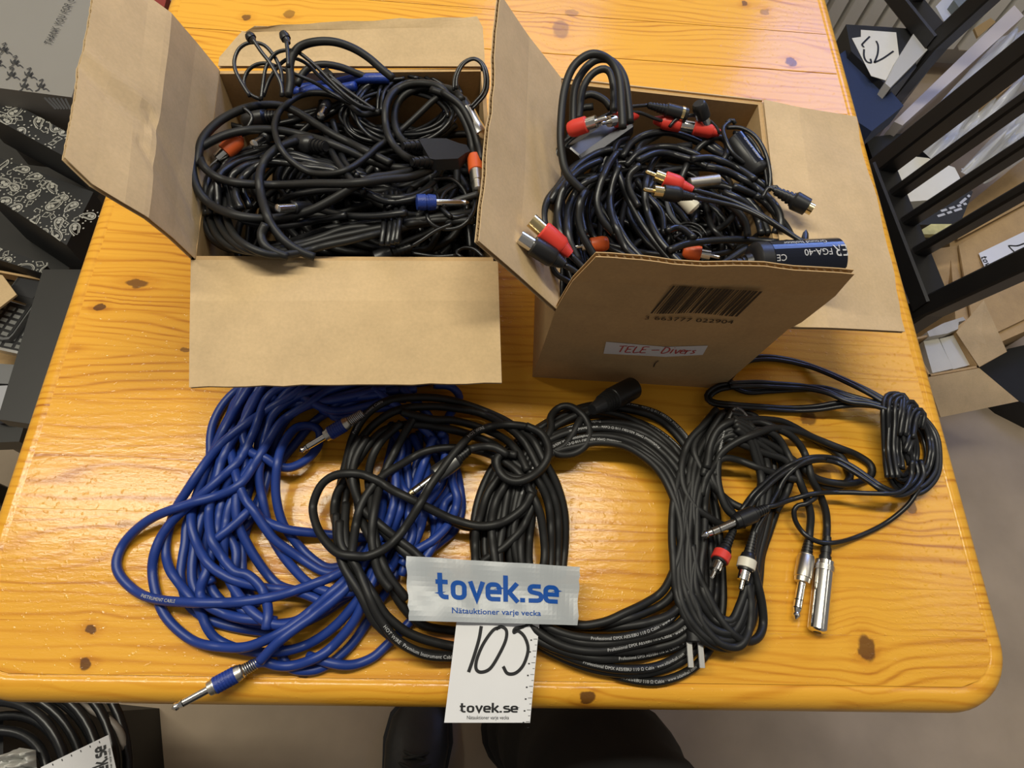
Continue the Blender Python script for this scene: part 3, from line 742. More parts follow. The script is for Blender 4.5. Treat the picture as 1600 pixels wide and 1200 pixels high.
blue_2 = ['A 980,-20 850,40 780,150 750,300 740,420 745,500 700,600 660,700 640,850 640,950 665,1040 720,1130 800,1220 900,1268 1000,1250 1100,1190 1250,1120 1400,1040',
          'A 1200,-20 1000,70 880,200 820,330 800,430 720,560 700,650 710,760 760,870 830,980 900,1060 980,1092 1080,1100 1180,1105 1290,1080 1420,1020',
          'A 1300,70 1050,110 900,200 850,320 830,420 815,520 835,650 870,800 920,900 1000,1000 1080,1070 1200,1110 1350,1080 1480,980',
          'A 900,30 780,150 735,300 770,400 850,435 900,470 970,482 1050,445 1105,385 1120,330 1110,290 1060,272 990,290 930,380 905,480 900,620 930,750 980,830 1060,920 1150,980 1230,975 1330,940 1440,850',
          'A 600,840 700,760 780,690 830,740 950,790 1100,810 1250,825 1350,830 1450,790',
          'A 760,30 690,200 670,340 690,480 735,620 790,700 850,790 900,850 1000,920 1130,1000 1220,1010 1330,990',
          'A 800,30 680,220 580,420 510,600 475,740 500,850 560,960 640,1020 720,1055 850,1085 960,1095 1060,1120 1180,1180',
          'A 860,30 740,250 640,420 600,560 565,700 575,830 610,900 690,1000 760,1020 830,1090 860,1190 850,1290',
          'R 900,480 960,610 1080,632 1180,590 1280,500 1350,400 1410,300 1480,200',
          'R 1060,560 1180,597 1280,605 1380,570 1450,510 1500,460 1580,380 1700,250 1760,130',
          'A 1500,60 1250,120 1000,200 900,340 860,520 800,700 700,820 600,900 560,1010 600,1120 720,1210 900,1250',
          'A 1450,90 1150,150 950,170 820,200 700,330 640,480 600,640 560,800 545,950 580,1060',
          'A 1500,140 1200,200 1000,120 800,120 690,260 640,430 560,640 510,800 480,980 500,1100 600,1180',
          'A 1350,30 1100,60 940,100 790,210 660,340 610,500 590,640 650,800 700,900 690,1010 700,1120 740,1200 850,1240',
          'A 900,1250 700,1230 560,1170 520,1100 560,980 600,840 620,700 660,560 720,420 770,320 820,200 900,120']
blue_r = ['C 520,330 490,450 470,560 500,680 540,800 520,930 480,1040 440,1130', 'C 660,300 650,450 620,560 600,680 560,800 540,1000 520,1120', 'C 700,330 760,450 820,590 850,650 835,720 790,800 700,960 640,1060',
          'C 560,60 700,200 800,380 860,500 885,620 893,740 850,850 770,920 680,990 600,1080', 'C 400,60 560,180 700,300 800,420 840,560 780,680 640,800 600,900 590,1000 560,1100', 'C 600,340 590,500 600,620 550,700 480,760 400,850 340,950 260,1040',
          'C 560,330 540,480 560,600 650,700 720,740 745,820 740,900 700,970 660,1040', 'C 800,320 800,470 780,590 700,700 620,820 560,960 500,1060', 'C 870,640 800,700 770,850 720,960 640,1070', 'C 620,320 700,500 660,640 680,760 640,900 560,1040',
          'C 740,330 690,460 640,600 600,760 620,880 560,1000', 'C 740,40 830,50 880,100 865,150 820,220 780,330', 'C 500,260 560,400 520,560 560,700 500,860 440,980', 'C 860,420 840,560 870,680 830,800 740,900 640,960']
tops = ['A 1600,20 1300,10 1050,40 900,60 760,40', 'A 1550,140 1330,130 1150,100 1000,110 870,160', 'A 1600,90 1400,110 1250,170 1180,210 1130,180 1200,100 1400,60', 'A 1500,180 1380,190 1260,230 1180,220 1220,150 1450,110', 'A 1620,50 1400,80 1280,60 1100,130 960,170',
        'Z 690,592 640,600 560,598 500,612 460,640 430,670 405,720 385,780 372,840 370,900 385,950', 'Z 700,598 660,592 600,605 540,612 480,604 430,630 400,690', 'Z 640,612 600,618 550,628 520,640 490,660 460,695 425,740 400,790 382,840 380,900 400,950']
SB2 = [lay(p, rB) for p in tops[4:]]
SB1 = [lay(p, rB) for p in tops[:4]+blue_1[3:5]]
SB2 += [lay(p, rB) for p in blue_2[10:]]
SB2 += [lay(p, rB) for p in blue_r[:7]]
SB1 += [lay(p, rB) for p in blue_r[7:]]
SB2 += [lay(p, rB) for p in blue_2[:10]]
SB1 += [lay(p, rB) for p in (blue_1[2], blue_1[1], blue_1[0])]
SB1 += [lay(p, rB) for p in (blue_1[5], 'R 818,588,9 900,500 1000,420 1100,350 1200,270 1280,190 1330,110 1380,20 1420,-120')]
import sys
print('blue', HM.max(), file=sys.stderr)
blueA = root_at('instrument_cable', 'blue instrument cable coil whose plug hangs over the table edge', 'cable', SB1, 'blue instrument cables')
cord('cord', SB1, rB, BLU, blueA)
jack(P3(268, 1108, .013), P3(409, 1032, .011), blueA, grip=BLUP, spring=STEEL, rings=1, s=.86)
blueB = root_at('instrument_cable', 'blue instrument cable looped among the other, plug lying inside the loops', 'cable', SB2, 'blue instrument cables')
cord('cord', SB2, rB, BLU, blueB)
jack(*rest((468, 706), (567, 646), .006), blueB, grip=BLUP, spring=STEEL, rings=1, s=.80)
print_on(SB1[-3], rB, 'INSTRUMENT CABLE', .30, .0032, blueA, GREYP)

# ---- long black cable coil in the middle (thirteen turns)
rD = .0033
dmx_o = 'Z 752,915 746,890 742,855 750,790 778,722 828,676 880,648 935,634 1000,640 1048,662 1085,708 1112,775 1122,850 1126,925 1120,985 1095,1030 1050,1054 1000,1062 935,1056 875,1036 815,1003 786,972'
dmx_i = 'Z 826,905 823,885 822,850 830,800 838,752 856,718 890,702 935,693 985,703 1030,735 1050,780 1056,830 1058,880 1047,918 1015,945 965,964 915,972 880,966 846,946'
SD = []; COMP = .60
for k, P in enumerate(blend(dmx_o, dmx_i, 11, .5, 3)): 
    SD.append(lay(P, rD))
SD += [lay('E 300,560 285,640 200,700 80,740 -40,745 -140,700', rD), lay('E 310,600 250,740 160,840 60,910 0,960', rD)]
SD.append(lay('E 610,150 540,205 500,275 460,335 420,360 370,380', rD))
SD.append(lay('E 320,350 365,300 388,250 385,200 420,155 470,142 520,165 565,215 580,285 555,345 500,380 430,385 385,360', rD))
dmx = root_at('microphone_cable', 'thick black cable coil with white print and a black three-pin plug', 'cable', SD)
cd_ = cord('cord', SD, rD, BLK2, dmx)
tipx, tailx = rest((989, 606), (925, 640), .0098); tipx[2] = max(tipx[2], TT+.0100); dx = nrm(tailx-tipx); Lx = np.linalg.norm(tailx-tipx)
xr = part_lathe('three_pin_plug', tipx, dx, [(0, .0085), (.001, .0098), (.030, .0098), (.031, .0090), (.034, .0090), (.035, .0084), (Lx*.80, .0066), (Lx, .0045)], BLKP, dmx, 20)
part_lathe('grip_band', tipx, dx, ribbed(.031, Lx*.78, .0096, .0076, 5, .93), BLK2, xr, 20)
for k in range(3):
    a = nrm(np.cross(dx, (0, 0, 1))); b2 = np.cross(dx, a); an = k*2.09+.5
    part_lathe('pin', tipx-dx*.0002+(a*math.cos(an)+b2*math.sin(an))*.0042, dx, [(0, .0012), (.006, .0012)], STEEL, xr, 8)
TXT = 'Professional DMX AES/EBU 110 \u03a9 Cable \u00b7 www.adamhall.com'
for k, s0, fl in ((0, .075, True), (2, .06, True), (3, .085, True), (5, .07, True), (7, .05, True), (0, .345, True), (2, .315, True), (4, .36, True), (6, .27, True), (9, .25, True), (8, .30, True)):
    print_on(SD[k], rD, TXT, s0, .0030, dmx, flip=fl)

# ---- black instrument cable knotted at its right, over the blue loops
rH = .0034
hot = ['C 240,980 212,860 205,720 222,590 250,480 290,330 360,210 480,130 640,110 800,120 950,160 1100,220 1200,280 1290,350 1350,460 1420,590 1462,740 1468,900 1450,1100',
       'C 1424,1100 1430,800 1400,650 1330,520 1250,370 1150,275 1000,200 850,170 700,160 540,180 420,250 330,350 280,470 255,620 240,750 235,880 260,1000 310,1120 380,1220',
       'C 1386,1100 1390,850 1370,680 1300,550 1200,480 1100,390 1000,340 880,300 740,270 600,260 470,290 380,370 310,470 250,560 200,650 185,750 210,860 230,980 260,1080 300,1180',
       'C 195,760 205,900 235,1040 D -150,310 -60,480 60,590 180,660 300,690 440,695 520,690',
       'C 250,700 245,860 275,1010 D -130,220 -60,330 0,430 60,490 150,555 280,605 440,640 520,645', 'C 215,800 225,930 D -180,130 -120,260 -60,410 0,505 80,600 200,672 300,702 440,708 520,706',
       'C 300,560 330,760 390,900 D -20,80 30,230 90,350 170,450 260,515 440,545 500,548', 'C 330,330 280,440 275,560 330,690 430,820 520,920 610,1000 700,1090', 'C 370,330 300,460 290,590 340,720 420,800 540,900 630,970 720,1060',
       'C 560,250 450,350 395,450 375,560 390,680 400,800 415,900 440,1000 500,1120 590,1230', 'C 640,200 560,340 450,560 430,640 405,760 395,880 410,1000 440,1100 500,1180',
       'C 560,190 720,230 850,238 1000,280 1130,340 1210,420 1260,520', 'C 280,1000 310,800 350,680 440,560 560,480 700,408 850,390 1000,410 1120,460 1210,530 1280,640 1330,760 1352,900 1355,1000 1340,1100',
       'C 1120,530 1040,640 1000,760 970,880 972,1095', 'C 1160,560 1080,700 1060,850 1090,1095']
print('dmx', HM[:, :int((.25-HY)/HR)].max(), file=sys.stderr)
COMP = .84
SH = [lay(p, rH) for p in hot]
print('hot', HM[:, :int((.25-HY)/HR)].max(), file=sys.stderr)
hj = rest((631, 780), (737, 700), .0062)
hm_write(np.array([hj[0]+(hj[1]-hj[0])*t for t in np.linspace(0, 1, 30)]), .0070)
COMP = .9
SH.append(lay('C 1285,640 1240,720 1130,800 1000,825 850,790 720,730 620,680 520,630 420,570 320,535 200,540 120,590 75,680 70,760 110,870 200,970 300,992 380,990 480,940 560,860 640,740 720,600 800,490 870,400 960,310 1080,268 1200,265 1300,290 1360,350 1372,440 1330,520 1250,558 1160,550 1090,500 1080,450', rH))
SH.append(lay('C 1200,430 1120,425 1088,465 1120,545 1200,578 1290,545 1360,470 1378,390 1335,310 1250,268', rH))
SH.append(lay('C 940,400 1000,385 1080,390 1150,430', rH))
COMP = .7
hotc = root_at('instrument_cable', 'black instrument cable knotted at one side, gold-tipped plug over the blue loops', 'cable', SH)
cord('cord', SH, rH, BLK2, hotc)
jk = jack(*hj, hotc, metal=BLKP, shaft=CHROME, tipmat=GOLD, boot=BLKP, rings=2)
tq, dq = hj[0], nrm(hj[1]-hj[0])
part_lathe('metal_shell', tq, dq, [(.0300, .0050), (.0302, .0071), (.0325, .0074), (.050, .0070), (.0502, .006)], DSTEEL, jk, 18)
print_on(SH[-3], rH, 'HOT WIRE', .40, .0036, hotc)
print_on(SH[5], rH, 'HOT WIRE  Premium Instrument Cable', .085, .0034, hotc)
print_on(SH[0], rH, 'Premium Instrument Cable', .10, .0030, hotc)

# ---- power cord and the tall oval coil at the right of the middle
rC = .0033
# moulded plug with two flat prongs under the oval coil
pp = [lay('K 770,150,16 750,260,16 740,340,16 738,380,16', .0034, step=4)]
plug = root_at('power_cord', 'short black cord ending in a moulded plug with two flat prongs', 'cable', pp)
cord('cord', pp, .0034, BLKS, plug)
a, b = rest((1093, 1003), (1090, 905), .006); a[2] = b[2] = TT+.016; d = nrm(b-a); L = np.linalg.norm(b-a)
pb = part_lathe('plug_body', a, d, [(0, .0060), (.001, .0072), (.010, .0076), (.011, .0066), (.026, .0064)]+ribbed(.028, L, .0064, .0046, 6), BLKP, plug, 16)
sd = nrm(np.cross(d, (0, 0, 1)))
for s in (-1, 1):
    MB().bar(a+sd*.0042*s+d*.001, a+sd*.0042*s-d*.017, .0045, .0016, bev=.0004).build('prong', STEEL, pb)

hm_write(np.array([a+(b-a)*t for t in np.linspace(0, 1, 30)]), .0076)
o3 = 'Z 1140,642 1100,668 1072,715 1056,775 1051,840 1049,905 1062,960 1095,998 1128,1011 1158,1004 1178,965 1186,915 1190,870 1202,830 1214,790 1220,740 1206,690 1182,655 1140,642'
i3 = 'Z 1150,668 1130,690 1112,730 1102,780 1098,840 1094,890 1100,930 1118,960 1134,975 1146,965 1156,935 1164,900 1170,860 1178,825 1186,790 1188,745 1178,705 1166,680 1150,668'
COMP = .55
SC3 = [lay(P, rC) for P in blend(o3, i3, 7, .5, 9)]
SC3 += [lay(p, rC) for p in ('S 320,345 270,420 215,520 230,600 290,700 370,790 450,840 560,870', 'S 330,335 260,420 190,500 150,620 160,740 220,840 300,900 380,940 480,930', 'S 370,345 290,480 290,600 310,700 370,800 420,880', 'K 700,180 730,330 780,440 830,540 900,640 980,700 1050,690 1085,620 1080,500 1045,350 1010,250', 'K 640,150 655,350 720,500 765,620 860,718 960,728 1010,640 1020,500 1000,390',
                          'S 280,640 320,510 400,440 500,480 620,560 720,640 830,690 900,735 980,732 1025,690 1012,630 960,560 880,510 780,450 680,400 580,385 480,385 400,400 340,440 300,520 280,640', 'S 270,660 310,540 390,470 500,470 600,510 680,560 760,620 830,680 920,712 1040,718 1128,685 1135,625 1060,570 960,530 860,490 760,450 640,430 560,450 440,500 350,570 320,680',
                          'S 260,680 300,560 380,490 480,520 580,560 690,600 720,680 690,780 640,860', 'S 250,780 290,660 360,590 450,600 560,640 680,680 760,700')]
SC3.append(lay('S 520,440 470,360 425,335 395,380 360,480 340,600 340,720 380,840 440,900', rC))
oval = root_at('instrument_cable', 'narrow oval coil of matt black cable right of the big coil', 'cable', SC3)
cord('cord', SC3, rC, BLK2, oval)
print_on(SC3[-1], rC, 'Professional Instrument Cable / www.adamhall.com', .010, .0030, oval)

# plug and socket ends of the oval coil's cable, lying beside it on the table
oj = [lay('S 380,470 470,410 560,400 640,430 720,470 780,540 810,620 830,700 868,770 900,860 907,940 905,985,6 904,1045,6.5', .0031), lay('S 420,480 540,440 640,470 700,560 740,640 770,720 802,800 822,880 818,960,6.5 812,1020,7', .0031)]
cord('cord', oj, .0031, BLK2, oval)
jack(P3(1243, 968, .0072), P3(1264, 843, .0075), oval, metal=NICKEL, boot=BLKP, rings=2)
a, b = P3(1277, 988, .0085), P3(1292, 846, .0075); d = nrm(b-a); L = np.linalg.norm(b-a)
so = part_lathe('jack_socket', a, d, [(0, .0032), (.0005, .0060), (.0020, .0074), (.048, .0074), (.0482, .0078), (.0485, .0078), (.053, .0078), (.0532, .0074), (.0565, .0074), (.0567, .0060)], CHROME, oval, 22)
part_lathe('strain_relief', a, d, ribbed(.0567, L+.004, .0050, .0036, 3), BLKP, so, 12)
part_lathe('socket_hole', a-d*.0002, d, [(0, .0030), (.0006, .0030)], INK, so, 14)
part_lathe('knurled_ring', a, d, ribbed(.0485, .053, .0080, .0080, 4, .96), NICKEL, so, 22)

# twin-core phono lead knotted at the right edge
rY = .0021; COMP = .75
def tw(path, **k):
    Q = lay(path, rY*1.7, **k); return twin(Q, rY, ph=random.random()*6)
SY = []
for p in ('S 1290,310 1380,390 1445,470 1478,580 1468,680 1400,738 1320,752 1250,700 1225,600 1228,480 1240,380 1270,310', 'S 1300,320 1360,400 1410,480 1430,580 1400,670 1340,700 1270,680 1240,580 1245,460 1262,360 1300,300',
          'S 1320,310 1400,370 1470,460 1488,570 1475,670 1410,745 1330,765 1260,720 1235,640', 'S 1310,330 1345,430 1370,540 1350,640 1300,690 1260,640 1262,520 1280,400 1310,320', 'S 1330,330 1420,420 1450,540 1430,640 1380,700',
          'S 390,178 430,215 500,237 600,230 760,222 900,227 1020,262 1130,292 1225,315 1330,360', 'S 470,85 520,68 620,65 740,85 860,122 1000,182 1130,245 1225,300 1330,350', 'S 400,190 345,205 395,160 420,130 470,85',
          'S 420,205 340,222 288,262 312,296 420,312 560,322 700,332 850,326 980,306 1100,302 1225,325 1320,400', 'S 400,205 540,200 640,206 780,216 900,240 1010,285 1120,300 1230,330',
          'S 1235,690 1220,560 1212,400 1215,300 1235,262 1270,258 1300,275 1290,400 1282,520 1290,640', 'S 1262,690 1240,560 1245,400 1250,290 1290,262 1315,285 1310,420 1330,560 1345,620',
          'S 1300,470 1320,330 1345,300 1365,330 1350,450 1320,560', 'S 1340,480 1355,380 1380,340 1405,355 1390,430',
          'S 470,870 510,810 560,752 650,672 740,620 840,590 950,597 1040,642 1130,702 1200,748 1280,772 1350,740 1395,670 1380,600'):
    SY += tw(p)
SY.append(lay('S 530,1000 545,950 590,870 640,780 690,690 760,622 830,592 900,590', rY*1.2))
SY.append(lay('S 1390,740 1370,772 1320,840 1220,920 1100,982 980,1022 880,1026 800,990 748,925 735,865 757,832 800,823 850,790', rY*1.3))
SY.append(lay('S 590,840 640,832 720,802 850,770 1000,765 1150,770 1280,765 1340,700 1350,600', rY*1.5))
lead = root_at('phono_lead', 'thin black twin lead knotted at the table edge, red and white phono plugs', 'cable', SY)
cord('cord', SY, rY, BLKS, lead)
jack(*rest((1096, 838), (1199, 794), .0062), lead, metal=BLKP, shaft=CHROME, boot=BLKP, rings=2)
rca(*rest((1111, 904), (1147, 826), .0055, .001), lead, BLKP, ring=REDP, s=1.02)
rca(*rest((1157, 922), (1178, 832), .0055, .001), lead, BLKP, ring=WHP, s=1.02)

# ------------------------------------------------------------------ contents of the boxes
COMP = 1.0
def bil(R, u, v): return R[0]*(1-u)*(1-v)+R[1]*u*(1-v)+R[2]*u*v+R[3]*(1-u)*v
def coil_in(R, cu, cv, ru, rv, rot, turns, r, seed, jit=.15, lo=.035):
    rg = np.random.default_rng(seed); n = 46; P = []
    cu_, cv_, a_, b_ = cu, cv, ru, rv
    for k in range(turns):
        cu_ = cu+rg.normal(0, jit); cv_ = cv+rg.normal(0, jit); a_ = ru*rg.uniform(.78, 1.08); b_ = rv*rg.uniform(.78, 1.08); ro = rot+rg.normal(0, .25)
        for i in range(n):
            t = i/n*2*math.pi; x = a_*math.cos(t)+.03*math.sin(3*t+k); y = b_*math.sin(t)
            P.append((cu_+x*math.cos(ro)-y*math.sin(ro), cv_+x*math.sin(ro)+y*math.cos(ro)))
    P = np.array(P); K = 7; pk = np.vstack([P[-K:], P, P[:K]]); P = np.array([pk[i:i+2*K+1].mean(0) for i in range(len(P))])
    P = np.clip(P, lo, 1-lo)
    return np.array([bil(R, u, v)[:2] for u, v in P])
def relax_fill(R, specs, r_mat, seed0, label, group, zmax):
    """coils laid one on another from the bottom of the box"""
    for k, (cu, cv, ru, rv, rot, turns, r, mat) in enumerate(specs):
        xy = coil_in(R, cu, cv, ru, rv, rot, turns, r, seed0+k)
        parts = [layw(xy[i*46:(i+1)*46+1], r, base=.004+(zmax-.022)*k/len(specs)) for i in range(turns)]
        for q in parts: q[:, 2] = np.minimum(q[:, 2], TT+zmax-r)
        cord('coiled_cable', parts, r, mat, None, 7, label=label, cat='cable', group=group)
inA = [p+(np.mean(rimA, axis=0)-p)*.05 for p in rimA]; inB = [p+(np.mean(rimB, axis=0)-p)*.06 for p in rimB]
fillA = []; rg = np.random.default_rng(31)
for k in range(12): fillA.append((rg.uniform(.4, .6), rg.uniform(.4, .6), rg.uniform(.24, .44), rg.uniform(.24, .44), rg.uniform(-.4, .4), 7, rg.choice([.0024, .0030, .0033]), BLK2 if k % 2 else BLKS))
relax_fill(inA, fillA, None, 100, 'black cable coil lying deep in the larger cardboard box', 'coils at the bottom of the larger box', .096)
fillB = []
for k in range(12): fillB.append((rg.uniform(.4, .6), rg.uniform(.4, .6), rg.uniform(.24, .44), rg.uniform(.24, .44), rg.uniform(-.4, .4), 7, rg.choice([.0024, .0030]), BLKS))
relax_fill(inB, fillB, None, 200, 'black cable coil lying deep in the smaller cardboard box', 'coils at the bottom of the smaller box', .086)
import sys
print('fill heights', [round(float(np.percentile(HM[int((-.15-HX)/HR):int((-.03-HX)/HR), int((.32-HY)/HR):int((.44-HY)/HR)], q)), 4) for q in (10, 50, 90)],
      [round(float(np.percentile(HM[int((.1-HX)/HR):int((.2-HX)/HR), int((.3-HY)/HR):int((.44-HY)/HR)], q)), 4) for q in (10, 50, 90)], file=sys.stderr)

BASE = .106
def Fp(x, y, z):
    px, py = 240+x/2.857, y/2.857; return at(px, py, max(z+.012, topz(px, py, .003, z=.1)))
def loose(name, label, paths, r, mat=BLK2, cat='cable', group=None, plugs=None, twn=False, sides=8, base=None):
    S = []
    for p in paths:
        Q = lay(p, r if not twn else r*1.6, base=BASE if base is None else base)
        S += twin(Q, r, random.random()*6) if twn else [Q]
    if plugs is None: return cord(name, S, r, mat, None, sides, label=label, cat=cat, group=group)
    root = root_at(name, label, cat, S, group)
    cord('cord', S, r, mat, root, sides); plugs(root, S); return root

# -- larger box, from the bottom up
lowA = blend('F 225,830 218,900 225,970 250,1040 300,1095 400,1118 520,1108 650,1068 800,1020 950,1000 1100,985 1250,965 1425,945', 'F 330,850 320,920 345,1010 410,1085 510,1135 650,1128 800,1092 950,1052 1100,1022 1250,995 1425,985', 9, .5, 21)
for k in range(3):
    loose('black_cable', ['black cable bundle sweeping along the front inside the larger box', 'second sweep of black cable just behind the front bundle, larger box', 'black cable lying inside the curve of the front bundle, larger box'][k], lowA[k::3], .0028, [BLK2, BLKS, BLK2][k], group='cables sweeping along the front of the larger box')
arcs = blend('F 228,960 230,860 255,780 320,715 420,672 540,655 680,672 800,720 940,770', 'F 420,930 400,860 410,800 460,755 540,740 640,740 760,760 880,800 980,830', 7, .35, 23)
loose('black_cable', 'black cable laid in nested arcs at the left of the larger box', arcs, .0028, BLKS)
loose('black_cable', 'four black cable strands crossing the front bundle of the larger box', ['F 1040,860 1036,930 1028,1010 1018,1095', 'F 1065,850 1062,930 1056,1010 1045,1095', 'F 1085,850 1084,930 1078,1010 1066,1090', 'F 1150,840 1120,910 1098,990 1085,1085'], .0022, BLKS)
loose('black_cable', 'black cable packed along the back half of the larger box', ['F 300,440 420,480 560,470 700,455 850,480 1000,470', 'F 290,540 400,570 520,545 660,565 800,560 920,590', 'F 420,420 560,425 700,430 860,415 1000,405', 'F 560,395 700,400 900,400 1100,430 1250,440', 'F 600,520 700,500 820,470 960,440 1120,400', 'F 380,600 480,570 620,540 740,500 860,450', 'F 700,560 800,500 900,440 960,400', 'F 1000,600 1120,640 1250,620 1350,560', 'F 650,600 720,530 750,450 720,390'], .0028, BLKS, base=.080)
midA = ['F 560,900 640,870 760,850 880,850 1000,880 1120,900 1230,880 1330,830', 'F 900,830 980,870 1080,885 1180,865 1260,800 1300,720', 'F 950,860 1040,900 1150,890 1240,850', 'F 720,930 850,960 980,965 1130,950', 'F 330,930 420,990 560,1010 720,985 860,960', 'F 770,560 780,640 820,720 880,800 940,860', 'F 800,540 830,640 850,720 910,790']
loose('black_cable', 'black cable winding through the middle of the larger box', midA, .0027, BLKS)
loose('black_cable', 'thin black cable in small curls at the right front of the larger box', ['F 1260,860 1290,930 1340,970 1400,960', 'F 1215,930 1232,990 1290,1022 1370,1012 1420,960 1440,890', 'F 1350,830 1300,860 1280,920 1330,970', 'F 1380,1150 1350,1130 1380,1106 1430,1112 1475,1150', 'F 1150,1130 1260,1145 1350,1140', 'F 1240,800 1330,800 1390,860 1400,940'], .0016, BLKS)
# fine cable coil
fine = []
rg = np.random.default_rng(5)
for k in range(11):
    cx, cy = 1105+rg.normal(0, 18), 505+rg.normal(0, 14); rx, ry = rg.uniform(190, 270), rg.uniform(95, 160); ph = rg.uniform(-.25, .1)
    fine.append([(240+(cx+rx*math.cos(t)*math.cos(ph)-ry*math.sin(t)*math.sin(ph))/2.857, (cy+rx*math.cos(t)*math.sin(ph)+ry*math.sin(t)*math.cos(ph))/2.857, np.nan) for t in np.linspace(0, 6.283, 28)])
fine += [tr(p) for p in ('F 1000,500 1010,400 1060,345 1130,320 1200,335 1260,385 1290,440', 'F 1015,500 1030,410 1080,360 1150,340 1210,360 1260,410', 'F 1035,495 1050,420 1100,375 1170,360 1230,390', 'F 890,420 930,370 1010,340 1100,330 1180,350', 'F 900,440 950,385 1040,360 1120,350')]
loose('thin_cable', 'thin black cable wound in a small tight coil, back right of the larger box', fine, .0017, BLKS, sides=6)
loose('blue_cable', 'bright blue cable mostly buried at the back of the larger box', ['F 640,420 660,398 720,388 790,378 850,365 930,352 1050,350', 'F 660,415 720,400 800,400 900,385'], .0042, BLUP)
loose('light_blue_tie', 'light blue plastic strip at the back of the larger box', ['F 820,352,95 870,358,97 960,352,97 1040,346,96'], .0030, SKYB, cat='strip')
for nm, lb, a, b, rr_ in (('inline_adapter', 'dark moulded adapter half buried at the back left of the larger box', (395, 545, .090), (560, 520, .094), .0095), ('inline_adapter', 'black moulded adapter in the middle of the larger box', (600, 640, .094), (770, 655, .094), .0085)):
    A0, B0 = Fp(a[0], a[1], a[2]), Fp(b[0], b[1], b[2]); L = np.linalg.norm(B0-A0)
    v, f = lathe_geo(A0, B0-A0, [(0, .004), (.003, rr_*.9), (.006, rr_), (L*.6, rr_), (L*.66, rr_*.8)]+ribbed(L*.68, L, rr_*.7, rr_*.5, 4), 14)
    obj(nm, v, f, BLKP, None, smooth='sharp', label=lb, cat='adapter')
BASE = .114
thick = [('black cable with a large flat loop across the left of the larger box', ['F 1150,765 1050,785 980,795 900,830 800,890 700,940 580,970 450,975 330,950,112 240,900,116 190,830,118 172,750,119 185,680,119 240,640,118 330,600,116 430,580,114 540,580 650,600 760,630 860,670 950,710 1050,745 1150,750'], .0033),
         ('black cable arching from the left wall towards the flat connector', ['F 196,740,116 200,690,119 215,630,120 250,580,119 310,530,117 390,490,114 470,470 560,470 640,500 720,550 800,600 880,640 960,680 1060,730'], .0033),
         ('black cable running straight across the middle of the larger box', ['F 200,690,114 225,745,112 280,790 360,815 480,825 600,825 720,820 850,820 950,812 1050,800 1150,790 1240,755'], .0032),
         ('black cable dropping from the middle to the front of the larger box', ['F 640,628 590,645 540,670 495,720 472,790 480,870 500,940 530,1010 590,1080,88 660,1125,76 720,1148,62', 'F 500,1000 480,1050 500,1100,88 550,1130,76 600,1146,64'], .0033)]
for lb, ps, r in thick: loose('black_cable', lb, ps, r, BLK2, base=.092 if 'dropping' in lb else None)
loose('black_cable', 'black cable with one round loop at the centre of the larger box', ['F 1010,500 930,510 880,470 820,432 740,415 660,425 600,460 560,500 540,560 550,620 580,680 630,730 700,770 800,775 880,750 950,700 1000,655 1060,615 1130,560 1200,495 1260,440 1330,405'], .0026, BLK2)
# lead with the flat two-into-one connector
BLKM = plain('black_moulded_rubber', (.010, .010, .011), .62)
def ycon(root, S):
    a, b = Fp(1210, 690, .112), Fp(1405, 685, .112); d = nrm(b-a); s = nrm(np.cross((0, 0, 1), d)); L = np.linalg.norm(b-a)
    out = [(0, .013), (.004, .0145), (L*.62, .0140), (L*.85, .007), (L, .0045)]
    V = []; 
    for t, w in out:
        for q, z in ((-w, -.003), (-w*.8, .006), (w*.8, .006), (w, -.003)): V.append(a+d*t+s*q+np.array([0, 0, z]))
    Fc = [[0, 1, 2, 3], [16, 19, 18, 17]]
    for i in range(4):
        for k in range(4): Fc.append([4*i+k, 4*i+4+k, 4*i+4+(k+1) % 4, 4*i+(k+1) % 4])
    pl = obj('flat_connector', V, Fc, BLKM, root)
    for o in (.0085, -.0085): part_lathe('strain_relief', a+s*o+np.array([0, 0, .001]), -d, ribbed(-.001, .015, .0048, .0036, 4), BLKP, pl, 12)
def silver_jack(root):
    a, b = Fp(1462, 608, .118), Fp(1372, 440, .124); d = nrm(b-a); L = np.linalg.norm(b-a)
    s = part_lathe('metal_plug', a, d, [(0, .0050), (.001, .0062), (.010, .0062), (.011, .0058), (L*.70, .0062), (L*.71, .0050)], CHROME, root, 18)
    part_lathe('strain_relief', a, d, [(L*.70, .0056), (L*.95, .0048), (L, .0036)], BLKP, s, 14)
def red_plug(root):
    a, b = Fp(1450, 855, .108), Fp(1432, 700, .112); d = nrm(b-a); L = np.linalg.norm(b-a)
    s = part_lathe('metal_plug', a, d, [(0, .0030), (.001, .0046), (L*.25, .0046), (L*.26, .0052), (L*.55, .0054), (L*.56, .0045)], NICKEL, root, 18)
    part_lathe('colour_band', a, d, [(L*.55, .0054), (L*.56, .0060), (L*.97, .0062), (L, .005)], ORANGE, s, 18)
loose('black_cable', 'black cable looping into a flat connector and a silver plug, larger box', ['F 1200,668,114 1150,655 1100,612 1076,545 1085,470 1130,418 1200,392 1290,392 1345,408,120 1378,448,124', 'F 1195,722,114 1130,702 1070,645 1040,575 1035,490 1060,425 1110,388 1180,372 1270,385 1330,440'], .0031, BLK2, plugs=lambda root, S: (ycon(root, S), silver_jack(root)))
loose('black_cable', 'black cable ending in a metal plug with a red band, larger box', ['F 1240,400 1310,430 1370,510 1410,600 1430,700,110', 'F 1290,410 1370,470 1420,560 1450,650 1465,720'], .0029, BLK2, plugs=lambda root, S: red_plug(root))
